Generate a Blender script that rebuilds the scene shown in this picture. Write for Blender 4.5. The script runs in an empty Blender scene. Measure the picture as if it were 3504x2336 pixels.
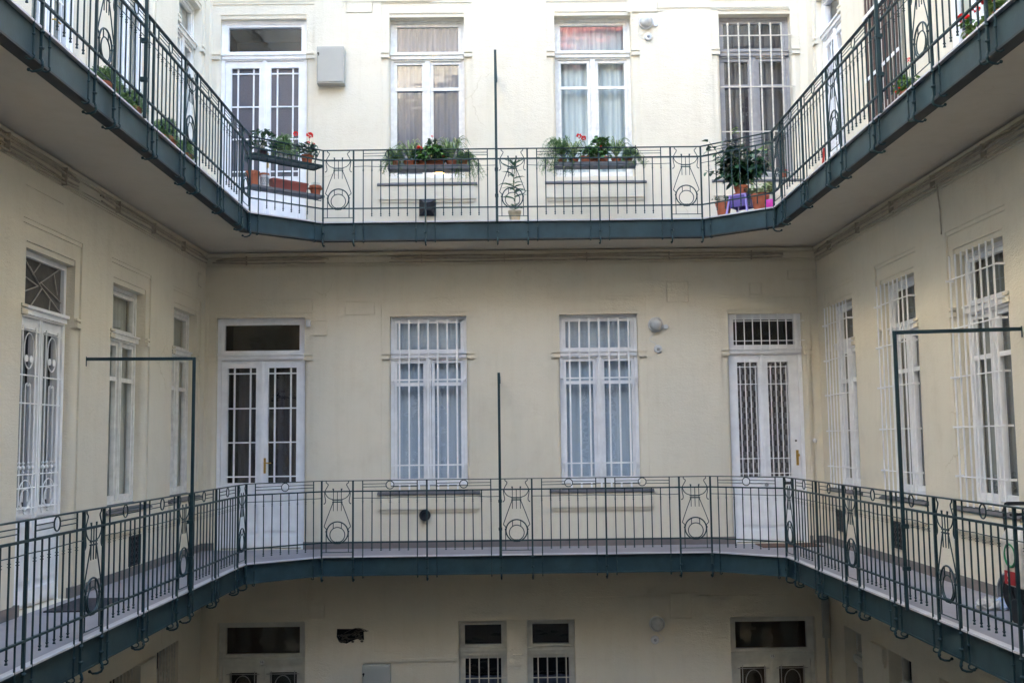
import bpy, bmesh, math, random
from mathutils import Vector, Matrix
random.seed(7)
sc = bpy.context.scene
COL = sc.collection
PI = math.pi

# ------------------------------------------------------------------ materials
def mat(name):
    m = bpy.data.materials.new(name); m.use_nodes = True
    nt = m.node_tree; b = nt.nodes['Principled BSDF']
    return m, nt, b
def N(nt, t, **k):
    n = nt.nodes.new(t)
    for a, v in k.items():
        if a in n.inputs: n.inputs[a].default_value = v
        else: setattr(n, a, v)
    return n
def coords(nt, scale=(1, 1, 1)):
    tc = N(nt, 'ShaderNodeTexCoord'); mp = N(nt, 'ShaderNodeMapping')
    mp.inputs['Scale'].default_value = scale
    nt.links.new(tc.outputs['Object'], mp.inputs['Vector'])
    return mp.outputs['Vector']
def noise(nt, vec, scale, detail=4, rough=.55):
    n = N(nt, 'ShaderNodeTexNoise'); n.inputs['Scale'].default_value = scale
    n.inputs['Detail'].default_value = detail; n.inputs['Roughness'].default_value = rough
    nt.links.new(vec, n.inputs['Vector']); return n.outputs['Fac']
def ramp(nt, fac, stops):
    r = N(nt, 'ShaderNodeValToRGB'); e = r.color_ramp.elements
    while len(e) < len(stops): e.new(.5)
    for i, (p, c) in enumerate(stops): e[i].position = p; e[i].color = (*c, 1)
    nt.links.new(fac, r.inputs['Fac']); return r.outputs['Color']
def mul(nt, a, b, f=1.0):
    x = N(nt, 'ShaderNodeMix', data_type='RGBA', blend_type='MULTIPLY')
    x.inputs[0].default_value = f
    nt.links.new(a, x.inputs[6]); nt.links.new(b, x.inputs[7]); return x.outputs[2]
def bump(nt, b, h, strength, dist=.01):
    n = N(nt, 'ShaderNodeBump'); n.inputs['Strength'].default_value = strength
    n.inputs['Distance'].default_value = dist
    nt.links.new(h, n.inputs['Height']); nt.links.new(n.outputs['Normal'], b.inputs['Normal'])
def simple(name, col, rough=.6, var=.12, sc_=14, metal=0, bmp=0, bsc=60, spec=.5):
    m, nt, b = mat(name)
    v = coords(nt); f = noise(nt, v, sc_, 5)
    lo = tuple(c * (1 - var) for c in col); hi = tuple(min(1, c * (1 + var)) for c in col)
    nt.links.new(ramp(nt, f, [(.3, lo), (.7, hi)]), b.inputs['Base Color'])
    b.inputs['Roughness'].default_value = rough; b.inputs['Metallic'].default_value = metal
    b.inputs['Specular IOR Level'].default_value = spec
    if bmp: bump(nt, b, noise(nt, v, bsc, 3), bmp, .004)
    return m
def painted_iron(name, col, chip, spec, scale_chip=22, thr=.70):
    m = simple(name, col, .45, .2, 5, bmp=.2, bsc=60, spec=spec); nt = m.node_tree; b = nt.nodes['Principled BSDF']
    src = b.inputs['Base Color'].links[0].from_socket
    f = noise(nt, coords(nt), scale_chip, 8, .7); g = noise(nt, coords(nt, (1, 1, .5)), 2.2, 6, .65)
    mk = ramp(nt, f, [(thr, (0, 0, 0)), (thr + .03, (1, 1, 1))])
    mx = N(nt, 'ShaderNodeMix', data_type='RGBA'); nt.links.new(mk, mx.inputs[0]); nt.links.new(src, mx.inputs[6]); mx.inputs[7].default_value = (*chip, 1)
    c = mul(nt, mx.outputs[2], ramp(nt, g, [(.3, (.72, .76, .78)), (.62, (1.0, 1.0, 1.0))]))
    nt.links.new(c, b.inputs['Base Color']); return m
def plaster(name, col, str_=.5):
    m, nt, b = mat(name)
    v = coords(nt)
    big = noise(nt, v, .5, 5, .6); mid = noise(nt, v, 3.2, 6, .7)
    c1 = ramp(nt, big, [(.3, tuple(c * .94 for c in col)), (.7, tuple(min(1, c * 1.03) for c in col))])
    c2 = ramp(nt, mid, [(.25, (.9, .885, .86)), (.5, (1, 1, 1))])
    c = mul(nt, c1, c2, .6)
    # small weathered specks and faint vertical streaks that belong to the paint
    sp = noise(nt, coords(nt, (9, 9, 9)), 1.6, 8, .75)
    c3 = ramp(nt, sp, [(.27, (.72, .68, .6)), (.34, (1, 1, 1))])
    st = noise(nt, coords(nt, (5, 5, .35)), 1.5, 5, .7)
    c4 = ramp(nt, st, [(.3, (.86, .84, .79)), (.52, (1, 1, 1))])
    c = mul(nt, mul(nt, c, c3, .5), c4, .28)
    # hairline cracks, only in a few places
    vo = N(nt, 'ShaderNodeTexVoronoi', feature='DISTANCE_TO_EDGE'); vo.inputs['Scale'].default_value = .75
    tcv = coords(nt); nz = N(nt, 'ShaderNodeTexNoise'); nz.inputs['Scale'].default_value = 4; nz.inputs['Detail'].default_value = 6
    nt.links.new(tcv, nz.inputs['Vector'])
    va = N(nt, 'ShaderNodeVectorMath', operation='SCALE'); va.inputs['Scale'].default_value = .35; nt.links.new(nz.outputs['Color'], va.inputs[0])
    vb = N(nt, 'ShaderNodeVectorMath', operation='ADD'); nt.links.new(tcv, vb.inputs[0]); nt.links.new(va.outputs[0], vb.inputs[1])
    nt.links.new(vb.outputs[0], vo.inputs['Vector'])
    c5 = ramp(nt, vo.outputs['Distance'], [(.0, (.80, .77, .70)), (.005, (1, 1, 1))])
    mk = ramp(nt, noise(nt, coords(nt), .9, 2), [(.62, (0, 0, 0)), (.67, (1, 1, 1))])
    sc2 = N(nt, 'ShaderNodeMix', data_type='RGBA', blend_type='MULTIPLY')
    nt.links.new(mk, sc2.inputs[0]); nt.links.new(c, sc2.inputs[6]); nt.links.new(c5, sc2.inputs[7]); c = sc2.outputs[2]
    nt.links.new(c, b.inputs['Base Color'])
    b.inputs['Roughness'].default_value = .92; b.inputs['Specular IOR Level'].default_value = .2
    f1 = noise(nt, coords(nt, (38, 38, 80)), 1.0, 4, .65)
    f2 = noise(nt, coords(nt, (10, 10, 22)), 1.0, 3, .6)
    ad = N(nt, 'ShaderNodeMath', operation='ADD'); nt.links.new(f1, ad.inputs[0]); nt.links.new(f2, ad.inputs[1])
    bump(nt, b, ad.outputs[0], str_, .012)
    return m
def glass(name, tint=(.9, .93, .95), refl=1.0, wave=.25, rough=.01):
    m, nt, b = mat(name); nt.nodes.remove(b)
    out = [n for n in nt.nodes if n.type == 'OUTPUT_MATERIAL'][0]
    tr = N(nt, 'ShaderNodeBsdfTransparent'); tr.inputs[0].default_value = (*tint, 1)
    gl = N(nt, 'ShaderNodeBsdfGlossy'); gl.inputs['Roughness'].default_value = rough
    gl.inputs[0].default_value = (1, 1, 1, 1)
    ge = N(nt, 'ShaderNodeNewGeometry'); dt = N(nt, 'ShaderNodeVectorMath', operation='DOT_PRODUCT')
    nt.links.new(ge.outputs['Incoming'], dt.inputs[0]); nt.links.new(ge.outputs['Normal'], dt.inputs[1])
    def mt(op, a, b_=None):
        x = N(nt, 'ShaderNodeMath', operation=op)
        for i, q in enumerate((a, b_)):
            if q is None: continue
            if isinstance(q, (int, float)): x.inputs[i].default_value = q
            else: nt.links.new(q, x.inputs[i])
        return x
    ab = mt('ABSOLUTE', dt.outputs['Value']); om = mt('SUBTRACT', 1.0, ab.outputs[0]); pw = mt('POWER', om.outputs[0], 5.0)
    sc1 = mt('MULTIPLY', pw.outputs[0], .91); fr = mt('ADD', sc1.outputs[0], .09)
    mm = N(nt, 'ShaderNodeMath', operation='MULTIPLY'); mm.use_clamp = True
    mm.inputs[1].default_value = refl; nt.links.new(fr.outputs[0], mm.inputs[0])
    mx = N(nt, 'ShaderNodeMixShader'); nt.links.new(mm.outputs[0], mx.inputs[0])
    nt.links.new(tr.outputs[0], mx.inputs[1]); nt.links.new(gl.outputs[0], mx.inputs[2])
    nt.links.new(mx.outputs[0], out.inputs['Surface'])
    bp = N(nt, 'ShaderNodeBump'); bp.inputs['Strength'].default_value = wave; bp.inputs['Distance'].default_value = .03
    nt.links.new(noise(nt, coords(nt, (1.2, 1.2, 3.0)), 1.6, 2), bp.inputs['Height'])
    nt.links.new(bp.outputs[0], gl.inputs['Normal'])
    return m

M = {}
M['plaster'] = plaster('cream_plaster', (.745, .685, .565))
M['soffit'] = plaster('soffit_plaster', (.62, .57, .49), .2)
M['plaster_opposite'] = plaster('dimmed_plaster', (.36, .34, .30))  # darker than the cream walls to cut light bounced from behind the viewer
M['darkwall'] = plaster('dark_blocker_plaster', (.22, .21, .20))  # dark colour for the added block, keeps left pane reflections dim
M['white'] = simple('white_paint', (.86, .86, .88), .38, .07, 7, bmp=.08, bsc=30)
M['oldwhite'] = simple('aged_white_paint', (.76, .74, .70), .45, .12, 12, bmp=.2, bsc=40)
M['greypaint'] = simple('grey_paint', (.36, .345, .34), .5, .1)
M['lowpaint'] = simple('grey_green_paint', (.60, .585, .53), .55, .12, 8)
M['barwhite'] = simple('bar_enamel', (.87, .87, .88), .35, .06, 8)
M['barcream'] = simple('bar_cream', (.62, .58, .5), .45, .15, 20)
M['barbrown'] = simple('bar_brown', (.10, .06, .05), .5, .3, 20)
M['iron'] = painted_iron('green_iron_paint', (.021, .046, .051), (.09, .05, .03), .28)
M['fascia'] = painted_iron('green_beam_paint', (.032, .062, .073), (.12, .15, .16), .25, 9, .71)
M['flange'] = simple('beam_flange_dark', (.018, .022, .024), .6, .3, 8)
M['edge'] = simple('zinc_edge', (.55, .53, .55), .4, .12, 4)
M['floor'] = simple('gallery_floor', (.27, .25, .265), .55, .1, 3, bmp=.1, bsc=40)
M['skirt'] = simple('skirting_stone', (.19, .165, .155), .7, .1, 8)
M['sillm'] = simple('slate_sill', (.105, .10, .108), .5, .2, 8)
M['cable'] = simple('painted_cable', (.46, .40, .31), .6, .2, 10)
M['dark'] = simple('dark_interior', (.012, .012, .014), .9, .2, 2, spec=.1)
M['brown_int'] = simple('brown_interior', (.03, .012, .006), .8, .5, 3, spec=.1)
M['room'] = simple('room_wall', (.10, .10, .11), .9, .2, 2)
M['blackm'] = simple('black_plastic', (.012, .012, .016), .4, .2, 10)
M['rustblack'] = simple('old_cast_iron', (.04, .036, .036), .7, .5, 40, bmp=.4)
M['boxgrey'] = simple('grey_box_paint', (.40, .39, .35), .45, .05, 3)
M['boxlow'] = simple('grey_box_dark_paint', (.42, .43, .40), .5, .06, 3)
M['brass'] = simple('brass', (.55, .36, .10), .3, .1, 10, metal=1)
M['porc'] = simple('porcelain', (.68, .68, .69), .25, .04, 4)
M['lampglass'] = simple('opal_glass', (.50, .50, .49), .15, .16, 22)
M['terra'] = simple('terracotta', (.40, .115, .055), .75, .16, 14, bmp=.15)
M['terrabox'] = simple('brown_plastic_planter', (.24, .055, .045), .45, .1, 8)
M['darkpot'] = simple('dark_pot', (.05, .02, .025), .4, .2, 8)
M['beigepot'] = simple('beige_glazed_pot', (.55, .45, .30), .35, .15, 18)
M['pink'] = simple('pink_plastic', (.72, .05, .42), .35, .05, 5)
M['purple'] = simple('lilac_plastic', (.38, .30, .72), .4, .06, 5)
M['purpledark'] = simple('violet_plastic', (.13, .09, .33), .4, .06, 5)
M['soil'] = simple('soil', (.03, .018, .01), .95, .3, 60)
M['tray'] = simple('grey_tray', (.115, .12, .14), .5, .1, 6)
M['red'] = simple('red_petal', (.80, .012, .008), .55, .2, 60)
M['redstick'] = simple('red_handle', (.45, .03, .02), .5, .1)
M['bluewhite'] = simple('pale_blue_bag', (.45, .55, .75), .5, .3, 9)
M['cream_bag'] = simple('cream_bag', (.60, .56, .50), .6, .25, 12)
M['greenp'] = simple('green_print', (.02, .22, .09), .5, .1)
M['redp'] = simple('red_print', (.32, .015, .02), .5, .1)
M['tyre'] = simple('tyre_rubber', (.01, .01, .012), .7, .2)
M['greyfender'] = simple('grey_plastic', (.30, .31, .32), .5, .15)
M['mat_'] = simple('doormat', (.035, .03, .035), .95, .4, 70, bmp=.8, bsc=200)
M['matbrown'] = simple('brown_doormat', (.13, .07, .045), .95, .4, 70, bmp=.8, bsc=200)
M['rooftile'] = simple('red_roof_tile', (.27, .085, .07), .7, .25, 4)
M['ground'] = simple('courtyard_paving', (.035, .034, .032), .85, .25, 1.5)
M['rubble'] = simple('rubble', (.10, .085, .07), .95, .6, 30, bmp=1, bsc=30)
M['glass'] = glass('window_glass', refl=1.2, wave=.12)
M['glassmirror'] = glass('bright_window_glass', tint=(.85, .9, .92), refl=1.15, wave=.11)
M['glassdoor'] = glass('door_glass', tint=(.85, .86, .9), refl=.9, wave=.15)
M['glasslow'] = glass('lower_glass', tint=(.8, .85, .9), refl=.8, wave=.2)
M['grain'] = simple('frosted_glass', (.105, .10, .12), .25, .18, 160, bmp=.4, bsc=160)
M['lead'] = simple('leading', (.42, .40, .38), .5, .1)
M['greenglass'] = simple('rippled_green_glass', (.16, .175, .165), .2, .3, 30, bmp=.4, bsc=80)
M['greyglass'] = simple('leaded_glass', (.075, .07, .065), .3, .35, 12, bmp=.3, bsc=60)

def leafmat(name, c0, c1, rough=.45):
    m, nt, b = mat(name)
    f = noise(nt, coords(nt), 28, 3)
    nt.links.new(ramp(nt, f, [(.35, c0), (.65, c1)]), b.inputs['Base Color'])
    b.inputs['Roughness'].default_value = rough
    b.inputs['Transmission Weight'].default_value = 0
    return m
M['leaf'] = leafmat('geranium_leaf', (.04, .12, .025), (.14, .30, .07))
M['leafdark'] = leafmat('dark_leaf', (.015, .055, .025), (.055, .14, .06), .3)
M['leaflime'] = leafmat('young_leaf', (.10, .22, .04), (.26, .38, .09))
M['leafvar'] = leafmat('variegated_leaf', (.16, .24, .07), (.48, .50, .28))
M['fern'] = leafmat('fern_green', (.05, .13, .03), (.17, .28, .09), .6)
M['spider'] = leafmat('spider_leaf', (.06, .14, .04), (.30, .38, .17))
M['stem'] = leafmat('stem', (.07, .08, .03), (.14, .14, .06))

def curtain(name, c0, c1, lace=0, rough=.9):
    m, nt, b = mat(name)
    f = noise(nt, coords(nt, (14, 14, .15)), 1, 2)
    c = ramp(nt, f, [(.3, c0), (.7, c1)])
    if lace:
        vo = N(nt, 'ShaderNodeTexVoronoi'); vo.inputs['Scale'].default_value = lace
        nt.links.new(coords(nt), vo.inputs['Vector'])
        c = mul(nt, c, ramp(nt, vo.outputs['Distance'], [(.15, (1, 1, 1)), (.5, (.55, .55, .57))]), .8)
    nt.links.new(c, b.inputs['Base Color']); b.inputs['Roughness'].default_value = rough
    return m
M['cur_blue'] = curtain('blue_grey_blind', (.47, .55, .64), (.55, .63, .72))
M['cur_grey'] = curtain('grey_sheer_curtain', (.045, .055, .09), (.11, .125, .185))
M['cur_white'] = curtain('white_sheer_curtain', (.40, .45, .46), (.74, .76, .72))
M['refl_beige'] = curtain('beige_pane_reflection', (.42, .42, .36), (.52, .51, .44))  # pale sheet behind the glass, imitates light reflected in the panes
M['cur_mid'] = curtain('grey_green_sheer_curtain', (.15, .165, .165), (.23, .25, .24))
M['cur_dark'] = curtain('dark_sheer_curtain', (.045, .038, .045), (.08, .072, .08))
M['cur_lace'] = curtain('lace_door_curtain', (.07, .06, .06), (.14, .125, .12), 60)
def checker_lace():
    m, nt, b = mat('patterned_lace')
    ck = N(nt, 'ShaderNodeTexChecker'); ck.inputs['Scale'].default_value = 1
    ck.inputs['Color1'].default_value = (.11, .09, .085, 1); ck.inputs['Color2'].default_value = (.36, .34, .32, 1)
    nt.links.new(coords(nt, (26, 26, 13)), ck.inputs['Vector'])
    vo = N(nt, 'ShaderNodeTexVoronoi'); vo.inputs['Scale'].default_value = 30
    nt.links.new(coords(nt), vo.inputs['Vector'])
    c = mul(nt, ck.outputs[0], ramp(nt, vo.outputs['Distance'], [(.2, (1, 1, 1)), (.5, (.5, .5, .5))]), .7)
    nt.links.new(c, b.inputs['Base Color']); b.inputs['Roughness'].default_value = .9
    return m
M['cur_check'] = checker_lace()

# ------------------------------------------------------------------ mesh builder
class MB:
    def __init__(s, xf=None): s.v = []; s.f = []; s.xf = xf
    def add(s, vs, fs):
        o = len(s.v); s.v += [s.xf(*p) if s.xf else tuple(p) for p in vs]
        s.f += [tuple(i + o for i in f) for f in fs]
    def box(s, x0, x1, y0, y1, z0, z1):
        s.add([(x, y, z) for x in (x0, x1) for y in (y0, y1) for z in (z0, z1)],
              [(0, 1, 3, 2), (4, 6, 7, 5), (0, 4, 5, 1), (2, 3, 7, 6), (0, 2, 6, 4), (1, 5, 7, 3)])
    def quad(s, *p): s.add(p, [tuple(range(len(p)))])
    def tube(s, pts, r, n=6, caps=True, rr=None):
        P = [Vector(p) for p in pts]; rings = []
        if len(P) < 2: return
        t0 = (P[1] - P[0]).normalized()
        a = Vector((0, 0, 1)) if abs(t0.z) < .9 else Vector((1, 0, 0))
        nrm = t0.cross(a).normalized(); vs = []
        for i, p in enumerate(P):
            t = (P[min(i + 1, len(P) - 1)] - P[max(i - 1, 0)]).normalized()
            nrm = (nrm - t * nrm.dot(t))
            nrm = nrm.normalized() if nrm.length > 1e-6 else t.orthogonal().normalized()
            b = t.cross(nrm); R = rr[i] if rr else r
            for k in range(n):
                an = 2 * PI * k / n + PI / n
                vs.append(tuple(p + nrm * math.cos(an) * R + b * math.sin(an) * R))
        fs = []
        for i in range(len(P) - 1):
            for k in range(n):
                fs.append((i * n + k, i * n + (k + 1) % n, (i + 1) * n + (k + 1) % n, (i + 1) * n + k))
        if caps:
            fs.append(tuple(range(n))[::-1]); fs.append(tuple((len(P) - 1) * n + k for k in range(n)))
        s.add(vs, fs)
    def ring(s, c, R, r, axis='y', n=28, m=6, a0=0, a1=2 * PI):
        pts = []; full = abs(a1 - a0 - 2 * PI) < 1e-6
        for i in range(n + 1):
            a = a0 + (a1 - a0) * i / n
            u, w = R * math.cos(a), R * math.sin(a)
            pts.append((c[0] + u, c[1], c[2] + w) if axis == 'y' else (c[0], c[1] + u, c[2] + w) if axis == 'x' else (c[0] + u, c[1] + w, c[2]))
        s.tube(pts, r, m, caps=not full)
    def ball(s, c, r, n=8, m=5, sz=1):
        vs = [(c[0], c[1], c[2] - r * sz)]
        for i in range(1, m):
            a = -PI / 2 + PI * i / m
            for k in range(n):
                b = 2 * PI * k / n
                vs.append((c[0] + r * math.cos(a) * math.cos(b), c[1] + r * math.cos(a) * math.sin(b), c[2] + r * sz * math.sin(a)))
        vs.append((c[0], c[1], c[2] + r * sz)); fs = []
        for k in range(n): fs.append((0, 1 + (k + 1) % n, 1 + k))
        for i in range(m - 2):
            for k in range(n):
                a = 1 + i * n + k; b = 1 + i * n + (k + 1) % n
                fs.append((a, b, b + n, a + n))
        o = 1 + (m - 2) * n
        for k in range(n): fs.append((o + k, o + (k + 1) % n, len(vs) - 1))
        s.add(vs, fs)
    def lathe(s, prof, c=(0, 0, 0), n=24, axis='z'):
        vs = []
        for (r, h) in prof:
            for k in range(n):
                a = 2 * PI * k / n
                p = (r * math.cos(a), r * math.sin(a), h)
                if axis == 'y': p = (p[0], p[2], p[1])
                vs.append((c[0] + p[0], c[1] + p[1], c[2] + p[2]))
        fs = []
        for i in range(len(prof) - 1):
            for k in range(n):
                fs.append((i * n + k, i * n + (k + 1) % n, (i + 1) * n + (k + 1) % n, (i + 1) * n + k))
        fs.append(tuple(range(n))); fs.append(tuple((len(prof) - 1) * n + k for k in range(n)))
        s.add(vs, fs)
    def leaf(s, p, d, up, L, W, fold=.25, droop=.2):
        p = Vector(p); d = Vector(d).normalized(); side = d.cross(Vector(up))
        side = side.normalized() if side.length > 1e-4 else d.orthogonal().normalized()
        u = side.cross(d).normalized()
        mid = p + d * L * .5 + u * 0; tip = p + d * L - u * L * droop
        q = p + d * L * .25; q2 = p + d * L * .7 - u * L * droop * .5
        vs = [p, q + side * W * .42 + u * W * fold, q2 + side * W * .4 + u * W * fold * .6, tip,
              q2 - side * W * .4 + u * W * fold * .6, q - side * W * .42 + u * W * fold, mid - u * L * droop * .2]
        s.add([tuple(x) for x in vs], [(0, 1, 6), (1, 2, 6), (2, 3, 6), (3, 4, 6), (4, 5, 6), (5, 0, 6)])
    def blade(s, pts, w, tw=0):
        n = len(pts); P = [Vector(p) for p in pts]; vs = []; fs = []
        for i, p in enumerate(P):
            t = (P[min(i + 1, n - 1)] - P[max(i - 1, 0)]).normalized()
            sd = t.cross(Vector((0, 0, 1))); sd = sd.normalized() if sd.length > 1e-3 else Vector((1, 0, 0))
            sd = sd * math.cos(tw) + sd.cross(t) * math.sin(tw)
            ww = w * (.55 + .45 * math.sin(PI * min(1, i / (n - 1) * 1.25 + .1))) * (1 if i < n - 1 else .1)
            up = sd.cross(t) * ww * .35
            vs += [tuple(p - sd * ww + up), tuple(p), tuple(p + sd * ww + up)]
        for i in range(n - 1):
            a = 3 * i; fs += [(a, a + 1, a + 4, a + 3), (a + 1, a + 2, a + 5, a + 4)]
        s.add(vs, fs)
    def mesh(s, name, m, smooth=False):
        me = bpy.data.meshes.new(name); me.from_pydata(s.v, [], s.f); me.update()
        bm = bmesh.new(); bm.from_mesh(me); bmesh.ops.recalc_face_normals(bm, faces=bm.faces); bm.to_mesh(me); bm.free()
        if smooth:
            for p in me.polygons: p.use_smooth = True
        me.materials.append(m); return me
    def obj(s, name, m, parent=None, smooth=False, loc=None):
        o = bpy.data.objects.new(name, s.mesh(name, m, smooth)); COL.objects.link(o)
        if parent: o.parent = parent
        if loc: o.location = loc
        return o
def link_mesh(name, me, parent=None, loc=(0, 0, 0)):
    o = bpy.data.objects.new(name, me); COL.objects.link(o); o.parent = parent; o.location = loc; return o
def tag(o, label, cat, group=None, kind=None):
    if label: o['label'] = label
    if cat: o['category'] = cat
    if group: o['group'] = group
    if kind: o['kind'] = kind
    return o
def thing(name, label, cat, loc=(0, 0, 0), rz=0, group=None, kind=None):
    o = bpy.data.objects.new(name, None); COL.objects.link(o); o.location = loc; o.rotation_euler = (0, 0, rz)
    o.empty_display_size = .1
    return tag(o, label, cat, group, kind)
def smooth_by_angle(o, a=40):
    me = o.data
    for p in me.polygons: p.use_smooth = True
    bm = bmesh.new(); bm.from_mesh(me)
    for e in bm.edges:
        if len(e.link_faces) == 2 and e.calc_face_angle(0) > math.radians(a): e.smooth = False
    bm.to_mesh(me); bm.free()

# ------------------------------------------------------------------ key dimensions (metres)
YB = 14.657; XL = -4.173; XR = 4.35          # wall planes
GF = 13.645; GL = -3.161; GR = 3.366         # railing planes
ZF = -.090; H = 4.30; ZS = -.093
YN = -1.35                                     # opposite wall
TOP = 14.6; TOPN = 12.8; BOT = -4.55  # wing walls raised out of view to narrow the sky and even the light
CH_L = ((GL, 12.965), (-2.369, GF)); CH_R = ((2.586, GF), (GR, 13.010))

MAP_B = lambda u, d, z: (u, YB - d, z)
MAP_L = lambda u, d, z: (XL + d, u, z)
MAP_R = lambda u, d, z: (XR - d, u, z)
MAP_N = lambda u, d, z: (u, YN + d, z)

# ------------------------------------------------------------------ wall as a relief of rectangles
def relief(xf, u0, u1, z0, z1, rects, rounds, hole_d=-.24):
    """rects: (u0,u1,z0,z1,depth) painted in order; depth 'H' = opening, 'R' = rounded jamb cut-out"""
    us = sorted({u0, u1} | {min(max(r[i], u0), u1) for r in rects for i in (0, 1)})
    zs = sorted({z0, z1} | {min(max(r[i], z0), z1) for r in rects for i in (2, 3)})
    def clean(a):
        o = [a[0]]
        for x in a[1:]:
            if x - o[-1] > 1e-5: o.append(x)
        return o
    us, zs = clean(us), clean(zs)
    nu, nz = len(us) - 1, len(zs) - 1
    D = [[0.0] * nz for _ in range(nu)]
    for r in rects:
        for i in range(nu):
            if us[i] >= r[0] - 1e-5 and us[i + 1] <= r[1] + 1e-5:
                for j in range(nz):
                    if zs[j] >= r[2] - 1e-5 and zs[j + 1] <= r[3] + 1e-5: D[i][j] = r[4]
    b = MB(xf)
    dep = lambda x: hole_d if x in ('H', 'R') else x
    for i in range(nu):
        for j in range(nz):
            d = D[i][j]
            if d not in ('H', 'R'): b.quad((us[i], d, zs[j]), (us[i + 1], d, zs[j]), (us[i + 1], d, zs[j + 1]), (us[i], d, zs[j + 1]))
            if i + 1 < nu:
                e = D[i + 1][j]
                if dep(e) != dep(d) and 'R' not in (d, e):
                    u = us[i + 1]; b.quad((u, dep(d), zs[j]), (u, dep(e), zs[j]), (u, dep(e), zs[j + 1]), (u, dep(d), zs[j + 1]))
            if j + 1 < nz:
                e = D[i][j + 1]
                if dep(e) != dep(d) and 'R' not in (d, e):
                    z = zs[j + 1]; b.quad((us[i], dep(d), z), (us[i], dep(e), z), (us[i + 1], dep(e), z), (us[i + 1], dep(d), z))
    for (u, sgn, zb, zt, r, dd) in rounds:   # jamb edge at u, material lies on side sgn
        arc = [(u + sgn * (r - r * math.sin(a)), dd - r + r * math.cos(a)) for a in [PI / 2 * k / 6 for k in range(7)]]
        arc = [(u + sgn * r, dd)] + arc[1:] + [(u, hole_d)]
        for k in range(len(arc) - 1):
            (a, da), (c, dc) = arc[k], arc[k + 1]
            b.quad((a, da, zb), (c, dc, zb), (c, dc, zt), (a, da, zt))
        b.quad(*([(u + sgn * r, .012, zt), (u, .012, zt)] + [(a, da, zt) for a, da in arc[::-1][1:-1]] + [(u + sgn * r, dd, zt)]))
        if zb > ZF + 5e-2: b.quad(*([(u + sgn * r, dd, zb), (u, dd, zb)] + [(a, da, zb) for a, da in arc[::-1][1:-1]]))
    return b

RJ = .055
def surround(u0, u1, zb, zt, S, rects, rounds, outer=True, floor=None):
    zc0, zc1 = S + 2.50, S + 2.60
    lo = zb if floor is None else floor
    if outer:
        rects.append((u0 - .115, u1 + .115, lo, S + 3.335, -.020))
        rects.append((u0 - .115, u1 + .115, S + 3.295, S + 3.335, -.009))
    rects.append((u0, u1, zt, zt + .055, -.032))
    for (a, b_) in ((u0 - .115, u0), (u1, u1 + .115)):
        rects.append((a, b_, zc0 - .012, zc1 - .02, .012))
        rects.append((a, b_, zc0 + .035, zc0 + .055, -.018))
    rects.append((u0, u1, zb, zt, 'H'))
    rects.append((u0 - RJ, u0, zb, zc0 - .012, 'R')); rects.append((u1, u1 + RJ, zb, zc0 - .012, 'R'))
    rounds.append((u0, -1, zb, zc0 - .012, RJ, -.020)); rounds.append((u1, 1, zb, zc0 - .012, RJ, -.020))
def apron(u0, u1, S, rects):
    rects.append((u0 - .15, u1 + .15, S + .43, S + .62, .035))
    rects.append((u0 - .125, u1 + .125, S + .39, S + .43, .018))
def cornice(ua, ub, S, rects):
    rects.append((ua, ub, S + 3.785, S + 4.0, .016))
    rects.append((ua, ub, S + 3.80, S + 3.812, -.012)); rects.append((ua, ub, S + 3.832, S + 3.842, -.015))
    rects.append((ua, ub, S + 3.925, S + 3.938, -.03)); rects.append((ua, ub, S + 3.95, S + 3.984, .045)); rects.append((ua, ub, S + 3.984, S + 4.0, -.03))
def cover_rect(u0, u1, z0, z1, rects, g=.013):
    rects.append((u0 - g, u1 + g, z0 - g, z1 + g, -.018)); rects.append((u0, u1, z0, z1, .004))

# ------------------------------------------------------------------ windows and doors
def frame_rect(b, u0, u1, z0, z1, w, d0, d1, wb=None):
    wb = wb or w
    b.box(u0, u0 + w, d0, d1, z0, z1); b.box(u1 - w, u1, d0, d1, z0, z1)
    b.box(u0 + w, u1 - w, d0, d1, z1 - w, z1); b.box(u0 + w, u1 - w, d0, d1, z0, z0 + wb)
def sheet(b, u0, u1, z0, z1, d, amp=.012, wl=.09, n=None):
    n = n or max(8, int((u1 - u0) / wl * 8))
    vs = []
    for i in range(n + 1):
        u = u0 + (u1 - u0) * i / n
        dd = d + amp * math.sin(2 * PI * u / wl) + amp * .5 * math.sin(2 * PI * u / (wl * 1.7) + 1)
        vs += [(u, dd, z0), (u, dd, z1)]
    b.add(vs, [(2 * i, 2 * i + 2, 2 * i + 3, 2 * i + 1) for i in range(n)])
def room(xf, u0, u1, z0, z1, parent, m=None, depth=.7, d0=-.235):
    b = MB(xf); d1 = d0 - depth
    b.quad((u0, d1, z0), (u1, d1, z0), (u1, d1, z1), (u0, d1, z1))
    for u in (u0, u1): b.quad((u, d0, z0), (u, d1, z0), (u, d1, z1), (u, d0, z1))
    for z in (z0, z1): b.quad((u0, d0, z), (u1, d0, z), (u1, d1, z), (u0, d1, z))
    # dark box stands in for the unlit room and blocks light leaks
    return b.obj('dark_room_backing', m or M['room'], parent)
def bars(b, us, z0, z1, d, r, zh=(), uh=None, spear=False, flat=False):
    for u in us:
        b.box(u - r, u + r, d - r, d + r, z0, z1)
        if spear: b.ball((u, d, z1 + r * 2), r * 2.1, 6, 4, 1.7)
    for z in zh:
        if flat: b.box(uh[0], uh[1], d + r, d + r + .006, z - r * 1.4, z + r * 1.4)
        else: b.box(uh[0], uh[1], d + r * .3, d + r * 1.9, z - r * .8, z + r * .8)
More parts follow.
